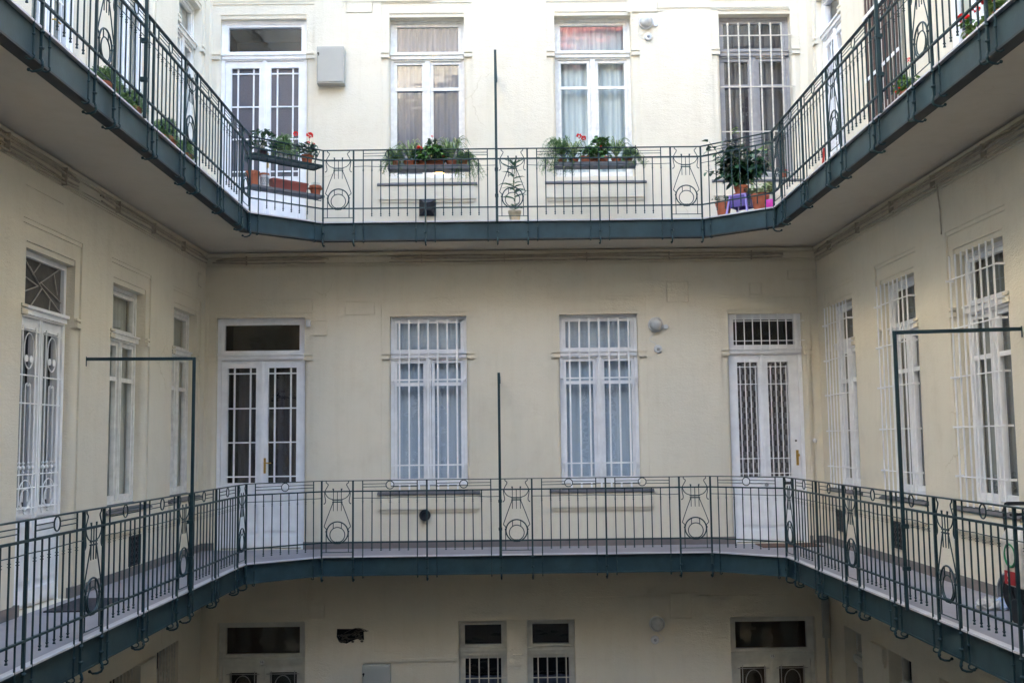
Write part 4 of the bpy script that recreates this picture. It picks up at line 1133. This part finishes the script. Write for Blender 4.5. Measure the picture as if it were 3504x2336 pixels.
def asparagus(t, h0, R, rnd, n=26, up=.16, fall=.25, bias=(0, 0), m='fern', need=34, nl=.020):
    fall *= .72; n = int(n * 1.3); nl *= 1.5; need = int(need * 1.5)
    b = MB(); st = MB()
    for i in range(n):
        a = rnd.random() * 2 * PI; q = R * rnd.uniform(.45, 1.15); ca, sa = math.cos(a) + bias[0], (math.sin(a) + bias[1]) * .6
        u = up * rnd.uniform(.5, 1.2); fl = fall * rnd.uniform(.0, 1.2)
        P = [Vector((q * f * ca, q * f * sa, h0 + u * math.sin(PI * min(1, f * 1.1)) - fl * f ** 2.4)) for f in [j / 7 for j in range(8)]]
        st.tube(P, .0011, 3, caps=False)
        for k in range(need):
            f = .12 + .88 * rnd.random(); x = f * 7; j = min(6, int(x)); p = P[j].lerp(P[j + 1], x - j)
            d = rv(rnd); d = (d + (P[j + 1] - P[j]).normalized() * .6).normalized(); s = nl * rnd.uniform(.6, 1.3)
            sd = d.orthogonal().normalized() * .0021
            b.add([tuple(p - sd), tuple(p + sd), tuple(p + d * s + sd), tuple(p + d * s - sd)], [(0, 1, 2, 3)])
    b.obj('foliage', M[m], t); st.obj('stem', M['stem'], t)

rnd = random.Random(11)
# --- flower trays hung behind the straight upper railing
def tray(x0, x1, z, label):
    L = x1 - x0; y = GF + .03
    t = thing('hanging_tray', label, 'tray', ((x0 + x1) / 2, y, z), 0, 'metal trays hung on the railing')
    b = MB(); a = L / 2
    b.box(-a, a, 0, .19, -.012, -.004); b.box(-a, a, -.004, 0, -.012, .045); b.box(-a, a, .19, .194, -.012, .045); b.box(-a - .004, -a, -.004, .194, -.012, .045); b.box(a, a + .004, -.004, .194, -.012, .045)
    b.obj('pan', M['tray'], t)
    for s in (-1, 1):
        b = MB(); x = s * (a - .006); b.tube([(x, .19, .03), (x, .10, .0), (x, -.008, .20), (x, -.008, .40 - .155 + .0), (x, -.035, .40 - .155), (x, -.055, .40 - .165)], .006, 6)
        b.obj('hanger', M['iron'], t)
    return t
TZ = 4.925; TY = GF + .12
tray(-1.524, -.456, TZ, 'left long metal tray of flower pots hung on the upper railing')
tray(.677, 1.741, TZ + .018, 'right long metal tray of flower pots hung on the upper railing')
g1, g2 = 'pots in the left railing tray', 'pots in the right railing tray'
t = pot('fern_pot', -1.42, TY, TZ, .055, .115, M['terra'], 'pot of feathery fern at the left end of the left railing tray', g1); asparagus(t, .11, .21, rnd, 34, .16, .22, (-.2, 0), need=46)
t = pot('spider_plant_pot', -1.25, TY, TZ, .075, .125, M['terra'], 'striped spider plant second from the left in the left railing tray', g1); spider(t, .12, .24, rnd, 40)
t = planter(-.975, TY, TZ, .375, .13, .125, M['terra'], 'terracotta planter box of geraniums in the middle of the left railing tray', g1)
geranium(t, .10, .23, .19, rnd, 380, 'leaf', [(-.135, -.07, .265, .042), (-.045, -.05, .285, .024), (.10, -.03, .275, .034), (.03, 0, .45, .015), (.17, -.07, .16, .018)], .062)
geranium(t, .20, .06, .20, rnd, 60, 'leafdark', (), .05, (.02, 0))
t = pot('spider_plant_pot', -.695, TY, TZ, .070, .120, M['terra'], 'striped spider plant fourth from the left in the left railing tray', g1); spider(t, .12, .26, rnd, 44)
t = pot('fern_pot', -.545, TY, TZ, .062, .120, M['terra'], 'trailing fern at the right end of the left railing tray', g1); asparagus(t, .11, .22, rnd, 40, .12, .42, (.3, 0), need=46)
TZ2 = TZ + .018
t = pot('fern_pot', .775, TY, TZ2, .062, .115, M['terra'], 'tall feathery fern at the left end of the right railing tray', g2); asparagus(t, .11, .27, rnd, 54, .26, .26, (-.3, 0), need=50)
t = pot('spider_plant_pot', .925, TY, TZ2, .066, .115, M['terra'], 'small spider plant second from the left in the right railing tray', g2); spider(t, .11, .19, rnd, 30)
t = planter(1.205, TY, TZ2, .36, .13, .125, M['terra'], 'terracotta planter box with tall red geranium in the right railing tray', g2)
geranium(t, .10, .20, .15, rnd, 260, 'leaf', [(-.205, -.03, .405, .036), (-.145, -.03, .375, .034)], .045)
geranium(t, .13, .12, .26, rnd, 170, 'leaf', [(.07, -.06, .25, .024)], .06, (.085, 0))
t = pot('spider_plant_pot', 1.49, TY, TZ2, .066, .115, M['terra'], 'leafy spider plant fourth from the left in the right railing tray', g2); spider(t, .11, .22, rnd, 40)
t = pot('fern_pot', 1.645, TY, TZ2, .062, .115, M['terra'], 'bushy fern at the right end of the right railing tray', g2); asparagus(t, .11, .20, rnd, 36, .12, .16, (.4, 0), need=46)

# --- thin plant in the beige pot
t = pot('dragon_plant', .135, GF + .17, H + ZF, .088, .155, M['beigepot'], 'thin upright plant with long narrow leaves in a beige glazed pot', cat='potted plant')
b = MB(); b.tube([(0, 0, .13), (.01, 0, .35), (-.012, 0, .55), (.008, 0, .74), (0, 0, .82)], .006, 6); b.obj('stem', M['stem'], t)
b = MB()
for z, n_, L_ in ((.20, 6, .13), (.33, 6, .17), (.44, 6, .19), (.52, 5, .2), (.63, 6, .21), (.74, 7, .19), (.81, 8, .16)):
    for i in range(n_):
        a = i / n_ * 2 * PI + z * 9 + rnd.uniform(-.5, .5); z0_ = z + rnd.uniform(-.045, .045); d = Vector((math.cos(a), math.sin(a) * .5, .45)); s = L_ * rnd.uniform(.5, 1.15)
        P = [Vector((0, 0, z0_)) + Vector((d.x, d.y, 0)) * s * f + Vector((0, 0, s * (rnd.uniform(.5, .62) * f - .28 * f * f * (1.6 if z < .7 else .2)))) for f in (0, .25, .5, .75, 1)]
        b.blade(P, .0115, rnd.uniform(.5, 1.1) * (1 if i % 2 else -1))
b.obj('foliage', M['leafdark'], t)

# --- two shelves and pots behind the left slanted railing
def cham(p0, p1, s, off):
    p0, p1 = Vector(p0), Vector(p1); d = (p1 - p0).normalized(); n = Vector((-d.y, d.x)); q = p0 + d * s + n * off
    return q.x, q.y, math.atan2(d.y, d.x)
def chL(s, off): return cham(*CH_L, s, off)
def chR(s, off): return cham(*CH_R, s, off)
for z, s0, s1, lab in ((4.965, .06, 1.05, 'upper iron plant shelf hung behind the left slanted railing'), (4.565, .04, 1.08, 'lower iron plant shelf hung behind the left slanted railing')):
    x, y, rz = chL(s0, .03); t = thing('plant_shelf', lab, 'shelf', (x, y, z), rz, 'plant shelves behind the slanted railing')
    L = s1 - s0; b = MB()
    if z > 4.8:
        for i in range(6): b.box(0, L, .004 + i * .037, .032 + i * .037, -.008, 0)
        b.box(0, L, 0, .004, -.02, .016); b.box(0, L, .222, .226, -.02, .016); b.box(-.004, 0, 0, .226, -.02, .016); b.box(L, L + .004, 0, .226, -.02, .016)
    else:
        b.box(0, L, 0, .22, -.012, 0); b.box(0, L, -.003, 0, -.018, .012); b.box(L, L + .004, -.003, .22, -.018, .012)
    b.obj('shelf_board', M['iron'] if z > 4.8 else M['tray'], t)
    for q in (.12, L - .05):
        b = MB(); b.tube([(q, .21, -.005), (q, .0, .17), (q, -.01, H + ZT - z - .005)], .006, 5) if z > 4.8 else b.tube([(q, .2, -.012), (q, .0, -.07), (q, -.004, -.01)], .006, 5)
        b.obj('bracket', M['iron'], t)
gs = 'pots on the shelves behind the slanted railing'
def at(s, off, z): x, y, rz = chL(s, off); return x, y, z
t = pot('ivy_pot', *at(.24, .13, 4.966), .062, .10, M['darkpot'], 'dark pot with glossy leafy plant at the left end of the upper shelf', gs); geranium(t, .10, .15, .25, rnd, 90, 'leafdark', (), .055)
t = pot('fern_pot', *at(.52, .12, 4.966), .060, .12, M['porc'], 'white pot with feathery fern in the middle of the upper shelf', gs); asparagus(t, .1, .2, rnd, 40, .2, .05, need=46)
t = pot('white_cup', *at(.645, .12, 4.966), .045, .09, M['porc'], 'empty white cup beside the fern on the upper shelf', gs)
t = pot('geranium_pot', *at(.87, .12, 4.966), .078, .125, M['terra'], 'terracotta pot of tall red geranium at the right end of the upper shelf', gs, saucer=True)
geranium(t, .12, .15, .17, rnd, 130, 'leafdark', [(.035, 0, .395, .045), (.02, 0, .30, .022), (.085, 0, .28, .02), (-.15, 0, .42, .034)], .045)
t = pot('terracotta_pot', *at(.10, .12, 4.566), .088, .19, M['terra'], 'large empty terracotta pot at the left end of the lower shelf', gs)
t = pot('lattice_pot', *at(.262, .12, 4.566), .060, .165, M['porc'], 'white lattice patterned pot holding a terracotta pot on the lower shelf', gs)
b = MB(); b.lathe([(.05, .155), (.063, .165), (.063, .19), (.05, .19)], (0, 0, 0), 20); b.obj('inner_pot', M['terra'], t)
b = MB()
for i in range(14):
    for s in (-1, 1):
        P = [((.0565 + .002 * f) * math.cos(i * PI / 7 + s * f * .45), (.0565 + .002 * f) * math.sin(i * PI / 7 + s * f * .45), .055 + .065 * f) for f in (0, .5, 1)]
        b.tube(P, .0016, 3)
for z in (.045, .125): b.ring((0, 0, z), .058, .003, 'z', 20, 4)
b.obj('lattice_relief', M['greyfender'], t)
x, y, rz = chL(.60, .12); t = planter(x, y, 4.566, .50, .13, .14, M['terrabox'], 'long brown planter box on the lower shelf', gs, rz)
t = pot('terracotta_pot', *at(1.0, .12, 4.566), .078, .14, M['terra'], 'terracotta pot in a wide saucer at the right end of the lower shelf', gs)
b = MB(); b.lathe([(.07, .09), (.095, .10), (.095, .112), (.075, .112)], (0, 0, 0), 22); b.obj('collar', M['terra'], t)
b = MB(); b.lathe([(.05, .13), (.06, .18), (.058, .18), (.048, .13)], (0, 0, 0), 16); b.obj('glass_jar', M['glass'], t)

# --- corner plants behind the right slanted railing
gr = 'plants behind the right slanted railing'
ZU = H + ZF
def atr(s, off, z): x, y, rz = chR(s, off); return x, y, z
t = pot('shrub_pot', *atr(.21, .20, ZU), .105, .21, M['terra'], 'terracotta pot of small succulents on the floor left of the lilac stool', gr)
geranium(t, .2, .14, .09, rnd, 45, 'leafdark', (), .03)
x, y, z = atr(.46, .22, ZU); t = thing('stool', 'lilac plastic stool carrying the large leafy shrub', 'stool', (x, y, z), chR(0, 0)[2])
b = MB(); b.box(-.125, .125, -.125, .125, .245, .262); b.obj('seat', M['purple'], t)
for sx in (-1, 1):
    for sy in (-1, 1):
        b = MB(); b.add([(sx * .10, sy * .10, .245), (sx * .12, sy * .10, .245), (sx * .12, sy * .12, .245), (sx * .10, sy * .12, .245), (sx * .135, sy * .135, 0), (sx * .16, sy * .135, 0), (sx * .16, sy * .16, 0), (sx * .135, sy * .16, 0)],
                        [(0, 1, 2, 3), (4, 5, 6, 7), (0, 1, 5, 4), (1, 2, 6, 5), (2, 3, 7, 6), (3, 0, 4, 7)]); b.obj('leg', M['purple'], t)
b = MB()
for s in (-1, 1): b.box(-.10, .10, s * .115 - .003, s * .115 + .003, .10, .245); b.box(s * .115 - .003, s * .115 + .003, -.10, .10, .10, .245)
b.obj('apron', M['purpledark'], t)
t = pot('leafy_shrub', *atr(.46, .22, ZU + .263), .095, .125, M['terra'], 'large dark green leafy shrub in a terracotta pot on the lilac stool', gr, saucer=True, cat='potted plant')
st = MB(); lf = MB(); yl = MB(); rr = random.Random(21)
for i in range(24):
    a = rr.random() * 2 * PI; q = rr.uniform(.08, .42); hh = rr.uniform(.15, .62)
    if i == 0: a, q, hh = 0, .02, .82
    if i == 1: a, q, hh = PI, .40, .60
    if i == 2: a, q, hh = PI, .46, .22
    if i == 3: a, q, hh = .1, .38, .55
    if i == 4: a, q, hh = .1, .36, .35
    tip = Vector((q * math.cos(a), q * math.sin(a) * .45, .12 + hh)); mid = tip * .5 + Vector((0, 0, .08))
    st.tube([(0, 0, .08), tuple(mid), tuple(tip)], .006, 5, rr=[.009, .006, .003])
    for k in range(19 if i > 2 else 9):
        f = rr.uniform(.35, 1.0); p = mid.lerp(tip, (f - .5) * 2) if f > .5 else Vector((0, 0, .08)).lerp(mid, f * 2)
        b2 = rr.random() * 2 * PI; d = Vector((math.cos(b2), math.sin(b2) * .8, rr.uniform(-.45, .35))); L_ = rr.uniform(.08, .15)
        (yl if (i in (0, 3) and f > .8) else lf).leaf(p + d * .03, d, Vector((0, 0, 1)) + rv(rr, .35), L_, L_ * .62, .15, .35)
st.obj('stem', M['stem'], t); lf.obj('foliage', M['leafdark'], t); yl.obj('young_foliage', M['leaflime'], t)
t = pot('variegated_plant', *atr(.73, .20, ZU), .115, .235, M['terra'], 'broad terracotta pot with pale variegated leaves right of the lilac stool', gr, saucer=False, cat='potted plant')
geranium(t, .22, .15, .15, rr, 50, 'leafvar', (), .085)
x, y, z = atr(.875, .17, ZU); t = thing('pink_pot', 'small bright pink round pot at the right corner of the upper railing', 'plant pot', (x, y, z), 0, gr)
b = MB(); b.lathe([(.035, 0), (.058, .03), (.065, .075), (.058, .13), (.05, .135), (.048, .12)], (0, 0, 0), 22); b.obj('bowl', M['pink'], t, smooth=True)
# --- pot on the sill of the barred window
x = 3.93; t = pot('sill_pot', x, YB - .06, H + .68, .045, .05, M['terra'], 'small terracotta dish of red flowers on the sill of the barred upper window', None)
geranium(t, .05, .07, .05, rr, 30, 'leafdark', [(.03, -.02, .09, .018)], .03)

# --- plants on the upper side galleries
def side_fern(x, y, r, h, seed, label, R=.26, m='fern', n=46, need=46, up=.16):
    q = random.Random(seed); t = pot('fern_pot', x, y, ZU, r, h, M['terra'], label, 'ferns on the floor of the upper left gallery'); asparagus(t, h - .01, R * .72, q, n, up, .03, (-.25, 0), need=need, nl=.022); return t
side_fern(GL - .20, 8.70, .11, .16, 1, 'feathery fern on the upper left gallery floor, nearest of the row', .30, n=64, up=.12)
side_fern(GL - .19, 9.28, .11, .14, 2, 'feathery fern on the upper left gallery floor right behind the thick pole', .30, n=64, up=.14)
side_fern(GL - .17, 10.25, .11, .15, 3, 'dark fern on the upper left gallery floor past the second lyre panel', .28, n=64, up=.16)
side_fern(GL - .17, 10.80, .11, .13, 4, 'pale fern on the upper left gallery floor, farthest of the row', .26, n=60, up=.14)
def side_ger(x, y, seed, label, fl, h=.15):
    q = random.Random(seed); t = pot('geranium_pot', x, y, ZU, .09, h, M['terra'], label, 'geraniums on the floor of the upper right gallery'); geranium(t, h, .14, .10, q, 90, 'leaflime', fl, .05); return t
side_ger(GR + .17, 8.93, 5, 'red geranium on the upper right gallery beside the thick pole', [(-.05, .15, .16, .032), (0, .1, .05, .02), (-.03, -.05, .36, .026)], .11)
side_ger(GR + .17, 7.60, 6, 'red geranium on the upper right gallery floor, second from the photo edge', [(-.10, .03, .21, .05), (-.06, -.10, .24, .03)], .09)
side_ger(GR + .17, 7.17, 7, 'red geranium on the upper right gallery floor, nearest the photo edge', [(-.10, .06, .20, .05), (-.09, -.06, .25, .05)], .09)
# red-handled broom-like stick leaning behind the right upper railing
b = MB(); b.tube([(0, 0, .0), (.02, -.02, .26)], .013, 8); o = b.obj('red_stick', M['redstick'], loc=(GR + .10, 11.30, ZU)); tag(o, 'short red handled stick standing on the upper right gallery', 'stick')

# ================================================================== THINGS ON THE RIGHT OF THE MIDDLE GALLERY
t = thing('shopping_trolley', 'white two wheeled shopping trolley bag with green ring and red S label', 'shopping trolley', (3.98, 8.17, ZF), 0)
b = MB()
b.add([(-.15, -.13, .28), (.15, -.13, .28), (.15, .13, .28), (-.15, .13, .28), (-.17, -.15, .62), (.17, -.15, .62), (.17, .15, .62), (-.17, .15, .62), (-.13, -.11, .74), (.13, -.11, .74), (.13, .11, .74), (-.13, .11, .74)],
      [(0, 1, 2, 3), (0, 1, 5, 4), (1, 2, 6, 5), (2, 3, 7, 6), (3, 0, 4, 7), (4, 5, 9, 8), (5, 6, 10, 9), (6, 7, 11, 10), (7, 4, 8, 11), (8, 9, 10, 11)])
o = b.obj('bag', M['cream_bag'], t); bv = o.modifiers.new('b', 'BEVEL'); bv.width = .02; bv.segments = 3
b = MB(); b.ring((-.163, 0, .52), .085, .011, 'x', 28, 6); b.ring((0, -.146, .52), .085, .011, 'y', 28, 6); b.obj('green_ring_print', M['greenp'], t)
b = MB(); b.box(-.10, .13, -.152, -.142, .30, .40); b.box(-.168, -.156, -.10, .10, .30, .40); lab = b.obj('red_label', M['redp'], t)
cu = bpy.data.curves.new('s', 'FONT'); cu.body = 'S'; cu.size = .10; cu.align_x = 'CENTER'; cu.align_y = 'CENTER'; cu.extrude = .001
to = bpy.data.objects.new('tmp', cu); COL.objects.link(to); me = bpy.data.meshes.new_from_object(to.evaluated_get(bpy.context.evaluated_depsgraph_get())); bpy.data.objects.remove(to)
me2 = me.copy()
for v in me.vertices: v.co = Vector((v.co.x - .05, -.154 - v.co.z, v.co.y + .35))
me.materials.clear(); me.materials.append(M['cream_bag'])
o = bpy.data.objects.new('lettering', me); COL.objects.link(o); o.parent = lab
for v in me2.vertices: v.co = Vector((-.170 - v.co.z, -v.co.x + .03, v.co.y + .35))
me2.materials.clear(); me2.materials.append(M['cream_bag'])
o = bpy.data.objects.new('lettering', me2); COL.objects.link(o); o.parent = lab
for s in (-1, 1):
    b = MB(); b.lathe([(.02, -.02), (.085, -.02), (.098, -.012), (.098, .012), (.085, .02), (.02, .02)], (s * .13, 0, .10), 24, 'z')
    b.v = [(s * .13 + (z - .10), y, .10 + (x - s * .13)) for x, y, z in b.v]
    w_ = b.obj('wheel', M['tyre'], t)
b = MB(); b.tube([(-.12, .02, .10), (-.12, .12, .3), (-.12, .16, .85), (-.10, .17, .90), (.10, .17, .90), (.12, .16, .85), (.12, .12, .3), (.12, .02, .10)], .011, 7); b.obj('frame', M['blackm'], t)
b = MB(); b.tube([(-.09, .17, .90), (.09, .17, .90)], .015, 10); b.obj('grip', M['blackm'], t)
b = MB(); b.box(-.10, .10, -.05, .10, .17, .27); b.obj('base_tray', M['blackm'], t)
t = thing('scooter', 'small black wheeled scooter with a grey mudguard behind the trolley', 'scooter', (4.10, 8.72, ZF), .15)
b = MB(); b.lathe([(.05, -.018), (.13, -.022), (.15, -.012), (.15, .012), (.13, .022), (.05, .018)], (0, 0, 0), 28); b.v = [(z, x, y + .15) for x, y, z in b.v]; b.obj('wheel', M['tyre'], t)
b = MB(); b.lathe([(.01, -.02), (.05, -.012), (.05, .012), (.01, .02)], (0, 0, 0), 16); b.v = [(z, x, y + .15) for x, y, z in b.v]; b.obj('hub', M['greyfender'], t)
b = MB(); vs = []; n = 16
for i in range(n + 1):
    a = -.2 + (PI + .1) * i / n
    for xx in (-.05, .05):
        for r_ in (.165, .175): vs.append((xx, r_ * math.cos(a), .15 + r_ * math.sin(a)))
b.add(vs, [(4 * i + p, 4 * i + q, 4 * i + 4 + q, 4 * i + 4 + p) for i in range(n) for p, q in ((0, 1), (1, 3), (3, 2), (2, 0))]); b.obj('mudguard', M['greyfender'], t)
b = MB(); b.tube([(0, 0, .15), (0, -.10, .32), (0, -.16, .5)], .015, 7); b.tube([(0, -.16, .5), (0, -.28, .30), (0, -.42, .12)], .02, 7); b.box(-.05, .05, -.55, -.25, .10, .13); b.obj('frame', M['blackm'], t)
b = MB(); b.tube([(0, -.16, .5), (0, -.20, .80)], .012, 7); b.tube([(-.14, -.20, .80), (.10, -.20, .81)], .012, 8); b.obj('handlebar', M['blackm'], t)
b = MB(); b.tube([(-.10, -.20, .79), (-.12, -.20, .70), (-.10, -.2, .64), (-.08, -.2, .66)], .006, 5); b.obj('brake_cable', M['redp'], t)
b = MB(); b.lathe([(.05, -.018), (.075, -.02), (.085, -.01), (.085, .01), (.075, .02), (.05, .018)], (0, 0, 0), 22); b.v = [(z, x - .50, y + .085) for x, y, z in b.v]; b.obj('wheel', M['tyre'], t)
t = thing('carrier_bag', 'crumpled pale blue and cream plastic bag lying on the gallery floor', 'bag', (4.04, 8.93, ZF), -.1)
rb = random.Random(9)
for nm, m_, cx, sx in (('blue_side', 'bluewhite', .07, .10), ('cream_side', 'cream_bag', -.06, .11)):
    b = MB(); b.ball((0, 0, 0), 1, 16, 11)
    b.v = [(cx + x * sx * rb.uniform(.75, 1.15), y * .10 * rb.uniform(.7, 1.2), max(0, .03 + z * .05 * rb.uniform(.5, 1.5) + .012 * math.sin(x * 9 + y * 5))) for x, y, z in b.v]
    b.obj(nm, M[m_], t, smooth=False)
# glowing lamp shade standing inside the left upper window
t = thing('table_lamp', 'small glowing orange lamp shade behind the pane of the left upper window', 'lamp', (-.93, YB + .255, H + .84))
b = MB(); b.lathe([(.075, 0), (.07, .03), (.045, .085), (.02, .10)], (0, 0, .02), 20); ls = b.obj('lamp_shade', M['oldwhite'], t, smooth=True)
m, nt, bs = mat('lit_shade'); bs.inputs['Base Color'].default_value = (.8, .5, .2, 1); bs.inputs['Emission Color'].default_value = (1, .55, .15, 1); bs.inputs['Emission Strength'].default_value = .9
ls.data.materials.clear(); ls.data.materials.append(m)
b = MB(); b.lathe([(.04, 0), (.04, .008), (.008, .012), (.008, .03)], (0, 0, 0), 14); b.obj('base', M['brass'], t)

# ================================================================== CAMERA
f_, p_, r_, y_, cz_ = 2436.128, .09334, -.01234, .00574, 1.3438
cy, sy = math.cos(y_), math.sin(y_)
F = Vector((sy * math.cos(p_), cy * math.cos(p_), math.sin(p_))); rt = Vector((cy, -sy, 0)); u = rt.cross(F)
Rv = math.cos(r_) * rt + math.sin(r_) * u; Uv = -math.sin(r_) * rt + math.cos(r_) * u
cam = bpy.data.cameras.new('camera'); co = bpy.data.objects.new('camera', cam); COL.objects.link(co)
mw = Matrix.Identity(4)
for i in range(3): mw[i][0] = Rv[i]; mw[i][1] = Uv[i]; mw[i][2] = -F[i]
mw[0][3], mw[1][3], mw[2][3] = 0, 0, cz_
co.matrix_world = mw; cam.sensor_width = 36; cam.lens = 36 * f_ / 2352; cam.clip_end = 300; cam.clip_start = .05
sc.camera = co

# ================================================================== LIGHT
EL = math.radians(18); AZ = math.radians(50)
w = bpy.data.worlds.new('World'); sc.world = w; w.use_nodes = True
nt = w.node_tree; bg = nt.nodes['Background']
sky = nt.nodes.new('ShaderNodeTexSky'); sky.sky_type = 'NISHITA'; sky.sun_disc = False; sky.sun_elevation = EL; sky.sun_rotation = AZ
sky.air_density = 1.0; sky.dust_density = 1.5; sky.ozone_density = 1.0
nt.links.new(sky.outputs[0], bg.inputs[0]); bg.inputs[1].default_value = .15
sun = bpy.data.lights.new('sun', 'SUN'); so = bpy.data.objects.new('sun', sun); COL.objects.link(so)
sun.energy = 2.2; sun.angle = math.radians(.5); sun.color = (1, .95, .86)
so.rotation_euler = Vector((-math.sin(AZ) * math.cos(EL), -math.cos(AZ) * math.cos(EL), -math.sin(EL))).to_track_quat('-Z', 'Y').to_euler()
so.location = (20, 20, 25)
sc.view_settings.view_transform = 'Standard'; sc.view_settings.look = 'None'; sc.view_settings.gamma = 1
sc.view_settings.exposure = 4.68
sc.cycles.max_bounces = 10; sc.cycles.diffuse_bounces = 6; sc.cycles.glossy_bounces = 3; sc.cycles.transparent_max_bounces = 10
sc.cycles.use_denoising = True
sc.cycles.use_adaptive_sampling = True
